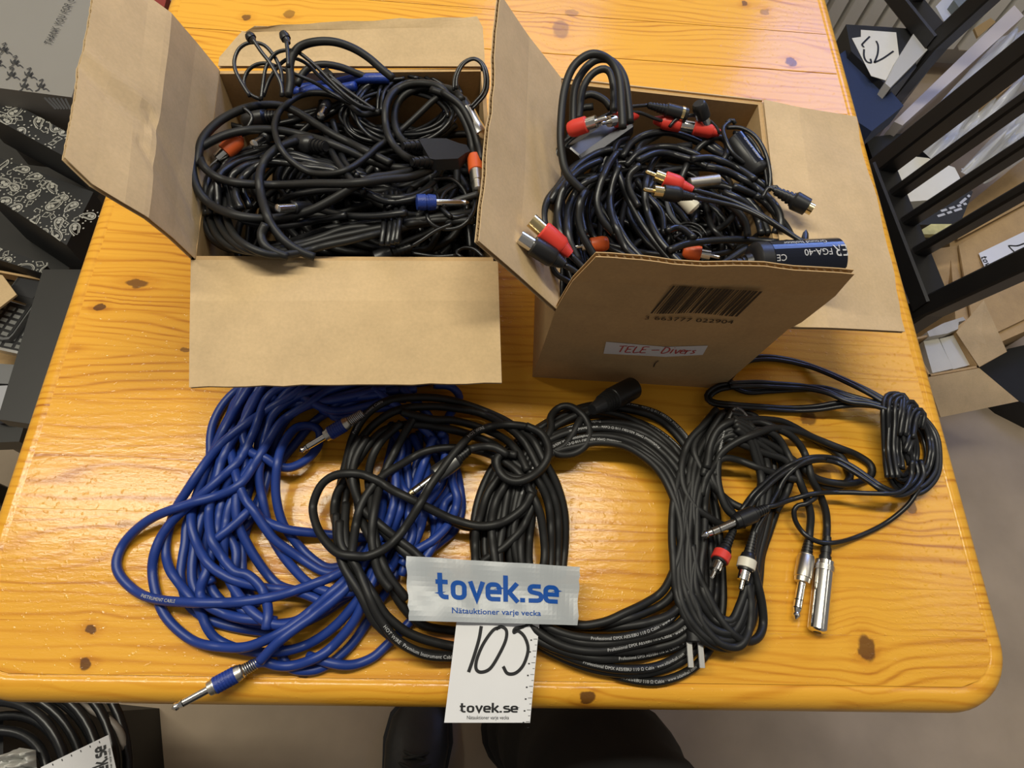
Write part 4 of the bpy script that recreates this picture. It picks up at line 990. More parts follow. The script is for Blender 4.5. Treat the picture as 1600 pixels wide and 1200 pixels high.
def blue_plug(root, S):
    a, b = Fp(1408, 905, .104), Fp(1160, 902, .104); d = nrm(b-a); L = np.linalg.norm(b-a)
    j = part_lathe('plug_body', a, d, [(L*.60, .004), (L*.61, .0056), (L*.74, .0060), (L*.75, .0054), (L*.78, .0054), (L*.79, .0060), (L*.94, .0058), (L*.95, .004)], BLUP, root, 16)
    part_lathe('shaft', a, d, [(0, .0006), (.003, .0024), (.005, .0018), (.007, .0024), (L*.62, .0026)], CHROME, j, 12)
loose('blue_plug_lead', 'short lead with a blue plug and bare steel shaft, larger box', ['F 1165,902,104 1130,885,104 1090,900,100 1040,930'], .0013, BLKS, plugs=blue_plug)
loose('cut_cable', 'grey cut cable end poking forward beside the blue plug', ['F 1172,966,108 1250,938,109 1340,900,110 1450,866,112'], .0026, plain('dark_grey_pvc', (.03, .03, .03), .5))
def din(root, S):
    a, b = Fp(985, 1160, .100), Fp(1150, 1100, .102); d = nrm(b-a); L = np.linalg.norm(b-a)
    s = part_lathe('round_plug', a, d, [(0, .005), (.001, .0066), (L*.45, .0066), (L*.5, .0050)], BLKP, root, 16)
    part_lathe('strain_relief', a, d, ribbed(L*.5, L, .0046, .0028, 5), BLKP, s, 12)
loose('plug_lead', 'thin lead with a round black plug at the front of the larger box', ['F 1150,1100,102 1200,1070 1260,1030 1330,1000'], .0014, BLKS, plugs=din)
def redrca(root, S):
    a, b = Fp(248, 745, .103), Fp(392, 610, .106)
    rca(a, b, root, ORANGE, s=1.15)
loose('phono_lead', 'thin lead with a bright red phono plug, left of the larger box', ['F 385,615,106 420,570,100 440,520 400,480'], .0015, BLKS, plugs=redrca)
for lb, a, b in (('small silver plug glinting at the left of the larger box', (445, 645), (490, 620)), ('small silver plug glinting at the back middle of the larger box', (745, 520), (762, 488)), ('silver plug tip glinting near the middle of the larger box', (548, 932), (622, 928))):
    A0, B0 = Fp(a[0], a[1], .097), Fp(b[0], b[1], .099); L = np.linalg.norm(B0-A0)
    s = np.array([B0, B0+nrm(B0-A0)*.012]); root = root_at('plug_end', lb, 'plug', [np.array([A0, B0])])
    part_lathe('metal_sleeve', A0, B0-A0, [(0, .0015), (.001, .0032), (L, .0032)], CHROME, root, 12); part_lathe('plug_body', B0, B0-A0, [(0, .0036), (.001, .0046), (.012, .0044), (.018, .0026)], BLKP, root, 12)
loose('black_cable', 'black cable arching high over the back wall of the larger box', ['F 600,430,95 612,360,112 608,300,128 622,245,138 660,205,145 730,186,150 810,188,150 890,215,146 960,258,138 1020,310,124 1070,350,110'], .0033, BLK2)
loose('black_cable', 'black cable in a lower arch along the back wall of the larger box', ['F 640,380,98 670,325,110 710,296,115 765,288,116 835,300,113 900,325,106 965,352,100'], .0030, BLK2)
def phones(root, S):
    for (x0, y0, x1, y1) in ((422, 152, 450, 188), (576, 146, 602, 195)):
        a, b = Fp(x0, y0, .158), Fp(x1, y1, .156); L = np.linalg.norm(b-a)
        part_lathe('plug_end', a, b-a, [(0, .0012), (.0004, .0030), (L*.35, .0040), (L*.6, .0038), (L*.62, .0030), (L, .0018)], BLKP, root, 12)
    a, b = Fp(757, 345, .127), Fp(790, 322, .128)
    MB().bar(a, b, .010, .0045, bev=.001).build('slider', BLKP, root)
loose('headphone_lead', 'thin black headphone lead with two small plugs, back left of the larger box', ['F 440,170,158 480,230,148 515,275,140 548,330,128 570,380,110 575,430,95', 'F 592,180,156 598,225,148 602,300,135', 'F 480,445,92 488,380,105 502,300,125 540,242,138 590,224,142 640,231,142 690,266,138 740,310,132 790,362,122 850,420,110 920,470,103 985,492,100',
      'F 480,445,92 430,420,102 403,370,112 420,318,122 460,288,128 510,284,130 570,305,129 640,335,125 720,370,120 800,420,112 880,462,104 960,490,100 1030,500,98', 'F 430,430,95 390,365,112 364,310,126 362,262,134 385,214,140 432,190,142 490,200,140 532,242,134 560,292,124 574,350,112 570,430,95', 'F 490,430,93 520,350,112 570,282,128 620,260,134 680,282,133 740,340,126 800,392,116 860,440,106 930,482,100', 'F 790,350,126 850,395,116 920,445,106 990,492,101', 'F 780,330,127 860,400,114 940,460,103'], .0015, BLKS, plugs=phones)
loose('thin_cable', 'thin twin cable standing in a loop at the back right corner', ['F 1345,400,100 1350,342,118 1380,286,132 1430,262,138 1470,290,136 1486,350,126 1478,412,112 1440,460,100 1415,485,96'], .0013, BLKS, twn=True)

# -- smaller box, from the bottom up
BASE = .092
RAISE[740] = .016
def Gp(x, y, z):
    px, py = 740+x/2.353, 60+y/2.353; return at(px, py, max(z+.016, topz(px, py, .003, z=.1)))
def Vp(x, y, z): return P3(1080+x/4.285, 160+y/4.285, z)
def small_red(lb, a, b, col=REDP, female=False, s=1.05):
    A0, B0 = Gp(*a), Gp(*b); root = root_at('phono_plug_end', lb, 'plug', [np.array([A0, B0])]); rca(A0, B0, root, col, female=female, s=s)
small_red('red phono plug deep in the left front of the smaller box', (360, 768, .082), (475, 755, .084), ORANGE)
small_red('orange phono plug deep in the front middle of the smaller box', (905, 805, .084), (800, 785, .082), ORANGE)
loose('black_cable', 'black cables packed along the bottom of the smaller box', ['G 400,720 500,760 640,790 800,800 950,780 1080,700', 'G 440,560 420,640 450,740 560,800', 'G 900,520 1000,600 1060,700 1050,780', 'G 980,500 1070,600 1120,700', 'G 700,640 760,700 840,720 930,680 980,600', 'G 850,600 880,700 960,770'], .0026, BLKS)
loose('thin_cable', 'thin black cable in a little spiral at the front of the smaller box', ['G 730,720 760,695 800,690 835,712 820,740 770,745 735,725', 'G 735,735 770,712 810,708 838,730 818,755 765,760', 'G 730,700 780,678 830,690 860,725'], .0013, BLKS)
loose('braided_cable', 'grey braided cable end in the middle of the smaller box', ['G 650,620,80 670,580,84 700,560,86 720,640,84 760,690,82'], .0018, plain('grey_braid', (.07, .075, .085), .7))
small = root_at('cream_plug', 'cream plastic plug end in the middle of the smaller box', 'plug', [np.array([Gp(770, 585, .095), Gp(810, 625, .094)])])
part_lathe('plug_body', Gp(815, 632, .092), Gp(760, 575, .096)-Gp(815, 632, .092), [(0, .004), (.002, .0065), (.014, .0062), (.020, .0045)], WHP, small, 14)
BASE = .112
loops = [('black cable rising along the left wall of the smaller box', ['G 262,700,122 258,640,124 275,590,123 310,545,118 350,490,112 400,450 460,420 520,405 590,395', 'G 300,720,118 312,610,116 335,540,112 380,480 440,440 515,415 600,430', 'G 360,800 352,700 362,620 400,560 450,532 520,520', 'G 270,800,126 262,740,122 300,700,112'], .0029),
         ('black cable curving through the left middle of the smaller box', ['G 490,430 460,510 458,600 500,670 545,735 590,790 640,850', 'G 530,490 507,560 510,640 560,740 620,810', 'G 410,720 395,640 412,560 470,500', 'G 600,520 640,580 690,640 700,720'], .0027),
         ('black cable sweeping in a broad arc to the right wall, smaller box', ['G 590,440 620,390 680,352 740,322 800,338 860,380 920,425 985,480 1050,528 1120,580 1185,640 1212,700 1214,750,104 1190,800,86'], .0033),
         ('black cable bent in an arc under the phono plugs, smaller box', ['G 640,560 680,500 760,480 840,475 910,485 980,515 1040,555 1090,610 1118,670 1120,750,100 1100,800,84', 'G 850,540 920,545 990,580 1050,640 1085,720'], .0030),
         ('black cable crossing the top of the heap in the smaller box', ['G 545,440 580,385 640,352 720,346 800,370 870,405 950,450'], .0031),
         ('black cable with an upright bend at the back of the heap, smaller box', ['G 740,560 765,510 790,455 830,400 880,368 920,370 935,405 920,445 890,480', 'G 880,592 960,560 1010,512 1032,470 1015,440'], .0029),
         ('black cable pointing straight down to the front flap, smaller box', ['G 565,365 530,382 515,430 540,520 575,600 625,690 685,770 745,840', 'G 800,395 740,402 680,430 645,490 630,570 640,640 672,722 720,785 775,840'], .0031),
         ('black cable lying level before the ground isolator, smaller box', ['G 715,780 780,756 860,745 950,740 1050,745 1190,757', 'G 895,845 960,800 1005,770'], .0030),
         ('black cable half hidden behind the heap of the smaller box', ['G 560,470 605,422 660,402 730,400 800,420 870,460', 'G 600,450 680,420 780,440 880,480'], .0029)]
for lb, ps, r in loops: loose('black_cable', lb, ps, r, BLKS)
loose('black_cable', 'black cable in close side-by-side turns at the left of the smaller heap', ['Q 0,460,112 40,380,112 110,300 200,180 300,100 420,40 520,20', 'Q 150,860 80,700 60,560 80,430 120,330 200,230 300,160 420,110', 'Q 230,940,104 160,780 140,620 160,480 220,360 300,290 390,250', 'Q 380,930,100 280,760 240,640 240,520 250,440 290,360'], .0030, BLKS)
loose('black_cable', 'black cable in steep turns right of the close turns, smaller heap', ['Q 530,720 430,600 390,480 400,360 440,240 500,120 560,40', 'Q 720,930,102 620,830 560,700 500,520 500,380 530,260 570,160', 'Q 740,500 680,400 650,300 670,220 740,150', 'Q 1200,760 1120,690 1040,670 970,700'], .0029, BLKS)
loose('black_cable', 'black cable in loose turns along the right wall of the smaller box', ['V 560,880,98 575,800 540,720 470,650 380,600 280,560', 'V 470,880 450,800 420,730 340,660 220,600', 'V 380,900 360,800 300,720 240,680', 'V 680,920,100 640,840 580,760 520,690 430,620', 'V 100,430 200,450 320,500 420,560 520,640 590,740 600,860,98', 'V 0,380 120,370 220,400 330,450 430,520'], .0029, BLKS)
# upright loops of a cable standing at the back left corner
loose('black_cable', 'black cable standing in upright loops at the back of the smaller box', ['G 400,560,62 345,500,74 325,430,92 320,330,112 332,200,140 362,112,160 410,66,170 455,58,172 505,85,168 535,145,152 545,260,118 548,330,95', 'G 365,330,95 370,195,130 402,122,150 450,80,160 505,82,162 552,140,150 570,250,118 575,310,96', 'G 385,300,92 402,185,120 440,128,138 488,114,142 512,160,132 515,270,100', 'G 380,225,100 430,205,108 480,226,106 505,258,96', 'G 330,420,80 385,272,95 440,250,100'], .0031, BLK2)
# adapters
a, b = P3(740+362/2.353, 60+450/2.353, .118), P3(740+550/2.353, 60+318/2.353, .118); d = nrm(b-a); s = nrm(np.cross((0, 0, 1), d)); L = np.linalg.norm(b-a); nu_ = np.cross(d, s)
V = []; sec = [(-.0125, -.010), (-.0145, .0), (-.0125, .0085), (-.006, .012), (.006, .012), (.0125, .0085), (.0145, 0), (.0125, -.010)]
for t in (0, .0015, L-.0015, L):
    k = .94 if t in (0, L) else 1
    for x, z in sec: V.append(a+d*t+(s*x+nu_*z)*k*.86)
Fc = [list(range(8))[::-1], list(range(24, 32))]
for i in range(3):
    for k in range(8): Fc.append([8*i+k, 8*i+(k+1) % 8, 8*i+8+(k+1) % 8, 8*i+8+k])
brick = obj('line_adapter', V, Fc, plain('satin_black_metal', (.16, .16, .165), .30, metal=1), None, label='black metal line adapter box, back left of the smaller box', cat='adapter')
small_red('red phono plug behind the metal line adapter, boot to the left', (490, 292, .116), (365, 332, .112))
small_red('red phono plug behind the line adapter, boot to the right', (470, 312, .114), (602, 283, .116))
small_red('red phono socket in the row at the back wall, nearest the middle', (800, 325, .112), (662, 300, .112), female=True)
small_red('red phono socket at the back wall, right end of the row', (770, 318, .111), (905, 348, .111), female=True)
def inline(root, S):
    a, b = Gp(785, 282, .120), Gp(640, 245, .124); L = np.linalg.norm(b-a); d = nrm(b-a)
    s = part_lathe('round_plug', a, d, [(0, .0050), (.0005, .0056), (L*.52, .0056), (L*.55, .0046)], BLKP, root, 14)
    part_lathe('gold_ring', a, d, [(L*.10, .0057), (L*.101, .0060), (L*.17, .0060), (L*.171, .0057)], GOLD, s, 14)
    part_lathe('strain_relief', a, d, ribbed(L*.54, L, .0048, .0026, 6), BLKP, s, 12)
loose('thin_lead', 'thin black lead with a gold-ringed plug at the back of the smaller box', ['G 300,560,100 302,450,106 318,395,112 400,330,118 480,285,122 560,255,124 640,245,124', 'G 306,540,100 322,420,108 400,340,116 520,286,120 600,272,120 670,296,116 720,310,114'], .0014, BLKS, plugs=inline)
small_red('black phono plug standing by the red sockets at the back wall', (865, 345, .108), (840, 275, .124), BLKP)
loose('thin_lead', 'thin black lead arching over the red sockets at the back wall', ['G 720,325,112 745,298,118 795,283,122 850,292,120 890,325,114 905,350,108'], .0014, BLKS)
# ground isolators with printed labels
def isolator(lb, a, b, R, lines, boots, n0):
    a, b = np.asarray(a), np.asarray(b); d = nrm(b-a); L = np.linalg.norm(b-a)
    root = empty('ground_isolator', lb, 'adapter', tuple((a+b)/2-[0, 0, R]))
    v, f = lathe_geo(a, d, [(0, R*.55), (.0015, R*.86), (.004, R), (L-.004, R), (L-.0015, R*.93), (L, R*.7)], 32)
    bd_ = obj('body', v, f, BLKP, root, smooth='sharp')
    if boots:
        part_lathe('strain_relief', a, -d, [(0, R*.5), (.004, R*.42)]+ribbed(.004, .016, R*.34, R*.24, 3), BLKP, root, 12)
    n0 = nrm(np.asarray(n0)-d*(np.asarray(n0)@d)); s = np.cross(d, n0)
    def cyl(V2, mat, name, lift, par):
        V2 = np.asarray(V2[0]), V2[1]
        out = [a+d*x+(n0*math.cos(y/R)+s*math.sin(y/R))*(R+lift) for x, y in V2[0][:, :2]]
        return obj(name, out, V2[1], mat, par)
    nx, ny = 2, 14; w0, w1 = L*.18, L*.97; hh = R*.95
    V = [(w0+(w1-w0)*i/(nx-1), -hh+2*hh*j/(ny-1), 0) for i in range(nx) for j in range(ny)]; Fc = [[j, j+1, ny+j+1, ny+j] for j in range(ny-1)]
    cyl((V, Fc), LABELM, 'label', .00025, bd_)
    mv = []; mf = []
    for body, size, x, y, fit in lines:
        v, f = text_geo(body, size, .0); k = fit/v[:, 0].max() if fit else 1
        # the printing reads from the far end (upside down to the camera)
        vv = np.column_stack([L-(v[:, 0]*k+x), v[:, 1]+y]); o = len(mv); mv += vv.tolist(); mf += [[i+o for i in q] for q in f]
    cyl((np.array(mv), mf), PRINTW, 'label_print', .0005, bd_)
    return root
LABELM = plain('blue_black_label', (.006, .008, .016), .16)
a, b = Gp(1015, 828, .128), Gp(1338, 812, .128)
isolator('black cylindrical ground isolator resting on the front flap edge', a, b, .0155, [('FGA-40', .0068, .013, .0005, None), ('Ground Isolator', .0050, .014, -.0085, None), ('CE', .0065, .048, .0035, None), ('ER', .0125, .001, -.002, .011)], True, (0, -.02, 1))
a, b = Gp(955, 372, .106), Gp(1055, 505, .104)
isolator('second ground isolator with a bright label, back right of the smaller box', b, a, .0105, [('FGA-40', .005, .010, .001, None), ('Ground Isolator', .0036, .008, -.005, None), ('CE', .004, .040, .001, None)], False, (.3, .3, .9))
loose('thin_lead', 'thin black lead curling along the right wall of the smaller box', ['G 948,302,112 918,330,114 930,380,114 955,425,112 1000,462,108', 'G 930,328,112 985,330,116 1035,360,118 1072,420,116 1090,500,112 1086,562,104', 'G 955,345,110 1005,358,114 1045,410,114 1070,480,110 1082,550,102', 'G 930,310,112 950,298,114 962,315,112', 'G 1086,555,112 1110,545,118 1130,570,118'], .0017, BLKS)
def mdin(root, S):
    a, b = Gp(1246, 630, .122), Gp(1108, 560, .122); d = nrm(b-a); L = np.linalg.norm(b-a)
    s = part_lathe('round_plug', a, d, [(.004, .005), (.0045, .0068), (L*.48, .0074), (L*.55, .0050)], BLKP, root, 16)
    part_lathe('gold_sleeve', a, d, [(0, .0036), (0, .0046), (.0048, .0046)], GOLD, s, 14)
    part_lathe('strain_relief', a, d, ribbed(L*.5, L, .0058, .0034, 5), BLKP, s, 12)
loose('plug_lead', 'black lead with a gold-tipped round plug hanging over the right flap', ['G 1118,566,122 1090,548,120 1075,560,112 1060,590,104'], .0017, BLKS, plugs=mdin)
def rcapair(root, S):
    rca(Gp(632, 489, .134), Gp(806, 556, .130), root, REDP, metal=GOLD, s=1.05); rca(Gp(624, 555, .134), Gp(808, 583, .130), root, BLKP, metal=GOLD, s=1.05)
    v, f = lathe_geo(Gp(790, 533, .112), Gp(856, 525, .112)-Gp(790, 533, .112), [(0, .003), (.001, .0044), (.026, .0044)], 12); obj('metal_sleeve', v, f, NICKEL, root, smooth='sharp')
loose('phono_lead', 'twin lead with red and black gold-pinned phono plugs on the heap', ['G 808,557,130 880,576,128 960,602,128 1050,645,130 1130,695,134 1200,742,138 1262,775,140', 'G 808,584,130 900,602,128 980,622,128 1060,658,130 1140,706,133 1240,765,138'], .0018, BLKS, plugs=rcapair)
def rcasock(root, S):
    rca(Gp(212, 668, .150), Gp(356, 795, .134), root, REDP, metal=GOLD, female=True, s=1.2); rca(Gp(168, 730, .148), Gp(332, 832, .132), root, BLKP, metal=CHROME, female=True, s=1.2)
loose('phono_lead', 'lead with red and black phono sockets over the left flap', ['G 355,795,134 400,840,122 440,890,105', 'G 332,832,132 380,860,120 420,900,104', 'G 285,800,118 300,860,112 360,900,104'], .0022, BLKS, plugs=rcasock)

# ------------------------------------------------------------------ tape and numbered card in front
def heap(quad, z):
    """highest point of the heap under this pixel quad"""
    out = []
    for u in np.linspace(0, 1, 25):
        for v in np.linspace(0, 1, 12):
            x, y = [quad[0][k]*(1-u)*(1-v)+quad[1][k]*u*(1-v)+quad[2][k]*u*v+quad[3][k]*(1-u)*v for k in (0, 1)]
            p = at(x, y, z); out.append(HM[int((p[0]-HX)/HR), int((p[1]-HY)/HR)])
    return float(np.percentile(out, 100))
TQ = [(640, 970), (902, 977), (905, 886), (635, 869)]
zL = heap([(640, 970), (760, 973), (760, 878), (635, 869)], .03)+.0022; zR = heap([(780, 973), (902, 977), (905, 886), (780, 878)], .03)+.0022
zL, zR = max(zL, zR-.004), max(zR, zL-.004)
print('tape', zL, zR, file=sys.stderr)
tq = [at(*TQ[0], zL), at(*TQ[1], zR), at(*TQ[2], zR), at(*TQ[3], zL)]     # BL, BR, TR, TL
zM = zL+(zR-zL)*.55; zB = max(.012, zM-.016)
TAPE, nt_, b_, nd_, ln_ = nodes('grey_tape')
b_.inputs['Base Color'].default_value = (.43, .46, .49, 1); b_.inputs['Roughness'].default_value = .30; b_.inputs['Alpha'].default_value = .80
nt_n = nd_('ShaderNodeTexNoise'); nt_n.inputs['Scale'].default_value = 26; tc_ = nd_('ShaderNodeTexCoord'); ln_(tc_, 'Object', nt_n, 'Vector')
bp_ = nd_('ShaderNodeBump'); bp_.inputs['Strength'].default_value = .3; bp_.inputs['Distance'].default_value = .002; ln_(nt_n, 'Fac', bp_, 'Height'); ln_(bp_, 'Normal', b_, 'Normal')
nu, nv = 40, 14; V = []; rg = np.random.default_rng(2)
def tz(u, v): return .0007*math.sin(u*11)+.0005*math.sin(u*23+v*4)+.0006*math.sin(v*7+1)
tape_pt = lambda u, v: tq[0]*(1-u)*(1-v)+tq[1]*u*(1-v)+tq[2]*u*v+tq[3]*(1-u)*v+np.array([0, 0, tz(u, v)])
le = rg.uniform(-.008, .004, nv); re = rg.uniform(-.004, .008, nv)
for lift in (0, .00018):
    for j in range(nv):
        for i in range(nu):
            u = i/(nu-1); v = j/(nv-1)
            if i == 0: u += le[j]
            if i == nu-1: u += re[j]
            V.append(tape_pt(u, v)+[0, 0, lift])
K = nu*nv; Fc = []
for j in range(nv-1):
    for i in range(nu-1):
        a = j*nu+i; Fc += [[a+K, a+1+K, a+nu+1+K, a+nu+K], [a, a+nu, a+nu+1, a+1]]
bd = list(range(nu))+[j*nu+nu-1 for j in range(1, nv)]+[(nv-1)*nu+i for i in range(nu-2, -1, -1)]+[j*nu for j in range(nv-2, 0, -1)]
Fc += [[bd[i], bd[(i+1) % len(bd)], bd[(i+1) % len(bd)]+K, bd[i]+K] for i in range(len(bd))]
tape = obj('tape_strip', V, Fc, TAPE, None, smooth=False, label='grey packing tape strip with blue lettering over the cables', cat='tape')
mb = MB(); ux = tq[1]-tq[0]; uy = tq[3]-tq[0]
def tape_txt(v, f):    # bend flat lettering onto the tape (v in units of tape width / height)
    mb.add([tape_pt(x, y)+np.array([0, 0, .0005]) for x, y in v], f)
Lw, w_ = wordmark(); Wt = np.linalg.norm(ux); Ht = np.linalg.norm(uy)
for i, (v, f) in enumerate(Lw):
    tape_txt([(.168+x/w_*.715, .345+.018*0+y*.305) for x, y in v], f)
v, f = text_geo('N\u00e4tauktioner varje vecka', 1, .012); v[:, 0] /= v[:, 0].max(); 
tape_txt([(.248+x*.53, .135+y*.125) for x, y, _ in v], f)
mb.build('lettering', BLUEINK, tape)
# card: stiff paper hanging past the table edge, its top under the tape
cTL, cTR, cBR, cBL = at(718, 934, zL+(zR-zL)*.31-.002), at(846, 938, zL+(zR-zL)*.78-.002), at(828, 1129, zB), at(694, 1129, zB)
n = nrm(np.cross(cTR-cBL, cTL-cBL)); n = n if n[2] > 0 else -n
d_ = fw+(828-800)/F*rt-(1129-600)/F*up; o_ = np.array([0, 0, TT+H]); cBR = o_+d_*(((cBL-o_)@n)/(d_@n)); q = [cBL, cBR, cTR, cTL]
card = MB().hull8(q, [p+n*.0004 for p in q]).build('number_card', WPAPER, None, label='white card numbered 105 hanging under the tape', cat='card')
ux, uy = nrm(cBR-cBL), nrm(cTL-cBL); Wc = np.linalg.norm(cBR-cBL); Hc = np.linalg.norm(cTL-cBL)
def cpt(px, py):
    d = fw+(px-800)/F*rt-(py-600)/F*up; o = np.array([0, 0, TT+H]); t = ((cBL-o)@n)/(d@n); return o+d*t
def c2(px, py): p = cpt(px, py)-cBL; return (p@ux, p@np.cross(n, ux))
uy2 = np.cross(n, ux)
mb = MB()
for w, s in ((.0024, [(752, 978), (748, 1000), (739, 1030), (732, 1050)]), (.0023, [(781, 980), (770, 985), (755, 1006), (745, 1030), (744, 1045), (752, 1050), (766, 1044), (780, 1022), (790, 1000), (791, 985), (783, 979), (775, 983)]), (.0023, [(818, 979), (805, 982), (803, 988), (810, 986), (820, 996), (825, 1015), (818, 1038), (806, 1051), (793, 1052), (786, 1041)]), (.0019, [(803, 985), (818, 979), (846, 966)])):
    stroke_on(mb, [c2(*p) for p in s], w, cBL, ux, uy2, lift=.0007)
mb.build('handwritten_number', INK, card)
mb = MB(); p0, p1 = c2(719, 1113), c2(809, 1113); h0 = (c2(719, 1102)[1]-c2(719, 1113)[1])
wordmark_on(mb, h0*.98, cBL+ux*p0[0]+uy2*p0[1], ux, uy2, width=p1[0]-p0[0], lift=.0007)
p0, p1 = c2(729, 1123.5), c2(795, 1123.5)
text_on(mb, 'N\u00e4tauktioner varje vecka', .0034, cBL+ux*p0[0]+uy2*p0[1], ux, uy2, lift=.0007, fit=p1[0]-p0[0])
for k in range(9):
    y = 980+k*18.4; x1 = 846-(y-950)*.098
    for j in range(2):
        yy = y+j*9.2; xr_ = 845.2-(yy-938)*.094; l = 6 if j == 0 else 3.2
        a, b = c2(xr_-l, yy), c2(xr_, yy); stroke_on(mb, [a, b], .0003, cBL, ux, uy2, lift=.0007, sm=False)
    if k > 0:
        a = c2(845.2-(y-938)*.094-11, y+1.5); stroke_on(mb, [(0, 0), (.0012, 0)], .0009, cBL+ux*a[0]+uy2*a[1], ux, uy2, lift=.0007, sm=False)
a = c2(730, 950); text_on(mb, 'POP', .0078, cBL+ux*a[0]+uy2*a[1], ux, uy2, lift=.0007)
mb.build('lettering', INK, card)

# ------------------------------------------------------------------ surroundings
BWOOD = plain('black_stained_wood', (.0085, .0080, .0078), .38, noise=.3, nscale=30)
def seatbar(mb, a, b, w, h, **k): mb.bar(a, b, w, h, **k)
sl = nrm([0.1216, -0.1591, 0.9797])         # direction the chair back rises in
def chair(label, rail_pts, posts, slats, zr, seat_pts=None, seat_mat=None, top_len=.46, post_down=(.0, .0), pw=.036, sw=.026, group='black slat-back chairs'):
    """slat-back dining chair seen from above: rail end points and foot points given on the level of the lower back rail"""
    a, b = rail_pts; c = (a+b)/2
    root = empty('slat_back_chair', label, 'chair', (c[0], c[1], 0), group)
    e = nrm(b-a); nb = nrm(np.cross(e, sl))
    MB().bar(a, b, .042, .034, upv=sl).build('lower_back_rail', BWOOD, root)
    MB().bar(a+sl*top_len, b+sl*top_len, .024, .06, upv=sl).build('top_back_rail', BWOOD, root)
    for p in posts:
        f = np.array([p[0], p[1], 0.0])-np.array([sl[0], sl[1], 0])*.15
        MB().bar(p-sl*.03, p+sl*(top_len+.04), pw, .030, upv=e if abs(e@sl) < .9 else nb).build('back_post', BWOOD, root)
        MB().bar(f, p, pw, .030, upv=e).build('rear_leg', BWOOD, root)
    for p in slats: MB().bar(p, p+sl*top_len, sw, .014, upv=e).build('slat', BWOOD, root)
    if seat_pts is not None:
        q = [np.array(p) for p in seat_pts]; MB().hull8([p-[0, 0, .045] for p in q], q).build('seat', seat_mat or BWOOD, root)
        cen = np.mean(q, axis=0)
        for p in (q[0], q[3]):
            p = p+(cen-p)*.12; MB().bar([p[0], p[1], 0], [p[0], p[1], p[2]-.045], .034, .034, upv=(1, 0, 0)).build('front_leg', BWOOD, root)
    return root
zr = -.27
ra, rb = A(1456, 480, zr), A(1372, 265, zr)
er = nrm(rb-ra)
slA = [A(1394, 310, zr), A(1417, 354, zr), A(1441, 400, zr)]
slA = [ra+er*((p-ra)@er) for p in slA]
seatx = np.array([-.42, 0, 0])
chair('black slat-back chair pushed in at the right side of the table', (ra, rb), [ra, rb], slA, zr,
      [ra+[-.40, -.02, -.02], ra+[-.03, -.02, -.02], rb+[-.03, .02, -.02], rb+[-.40, .02, -.02]], None)
NAVY = plain('navy_cushion', (.018, .032, .085), .75, noise=.15, nscale=200)
pB, pB2 = A(1466, 66, zr), A(1395, -22, zr)
eB = nrm(pB2-pB); pB3 = pB+eB*.40
p_ = A(1362, 180, zr-.03)
chair('black slat-back chair with navy seat beyond the first, at the far right', (pB, pB3), [pB, pB3], [pB+eB*.1, pB+eB*.2, pB+eB*.3], zr,
      [A(x, y, zr-.035) for x, y in ((1250, 130), (1362, 205), (1412, 165), (1330, 72))], NAVY)
# things on the floor and seats behind the chairs
def prism(name, quad, zt, zb, mat, label, cat, group=None, parent=None, extra=None):
    """box whose top outline is seen at these pixels on level zt, standing down to zb"""
    top = [A(x, y, zt) for x, y in quad]; bot = [np.array([p[0], p[1], TT+zb]) for p in top]
    ar = sum(top[i][0]*top[(i+1) % len(top)][1]-top[(i+1) % len(top)][0]*top[i][1] for i in range(len(top)))
    if ar < 0: top, bot = top[::-1], bot[::-1]
    return MB().hull8(bot, top).build(name, mat, parent, label=label if parent is None else None, cat=cat if parent is None else None, group=group), top
FZ = -.73
# radiator under the window
rad = empty('radiator', 'white ribbed radiator against the back wall', 'radiator', (1.15, 1.60, .10))
RADM = plain('white_radiator_enamel', (.82, .80, .74), .35)
MB().box((1.0, 1.615, .10), 1.3, .03, .52, bev=.004).build('back_panel', RADM, rad)
for k in range(26): MB().box((.38+k*.0495, 1.582, .10), .034, .045, .52, bev=.012).build('rib', RADM, rad)
for s in (-.4, .4): MB().box((1.0+s, 1.61, 0), 0.04, .03, .11, bev=.004).build('foot', RADM, rad)
# white box with black print standing on the navy seat, paper on it
DARKC = plain('black_card', (.018, .018, .017), .5, noise=.2, nscale=80)
pk, tp = prism('printed_carton', [(1322, 38), (1428, 45), (1432, 105), (1392, 140), (1330, 80)], zr-.02, FZ, DARKC, 'tall black carton behind the navy chair seat, paper sheet on top', 'box')
sh = [A(x, y, zr-.0195) for x, y in ((1331, 60), (1345, 58), (1345, 47), (1400, 51), (1406, 100), (1384, 126), (1361, 119))]
ps = MB().hull8([p for p in sh[::-1]], [p+[0, 0, .0006] for p in sh[::-1]]).build('paper_sheet', CREAM, None, label='off-white paper with a black scribble on the carton', cat='paper')
mb = MB()
for s in ([(1359, 57), (1350, 66), (1347, 70), (1350, 74)], [(1350, 77), (1350, 88), (1354, 96), (1361, 98), (1360, 92)], [(1369, 64), (1372, 72), (1371, 85), (1366, 98)], [(1366, 98), (1380, 91), (1396, 80)]):
    P = [A(x, y, zr-.0183) for x, y in s]; o = P[0]; stroke_on(mb, [(p-o)[:2] for p in P], .0035, o, np.array([1., 0, 0]), np.array([0, 1., 0]))
mb.build('scribble', INK, ps)
prism('white_board', [(1432, 45), (1455, 72), (1391, 137), (1383, 130), (1400, 96)], zr-.01, FZ, plain('white_board', (.50, .49, .46), .5), 'plain white board standing beside the tall black carton', 'board')
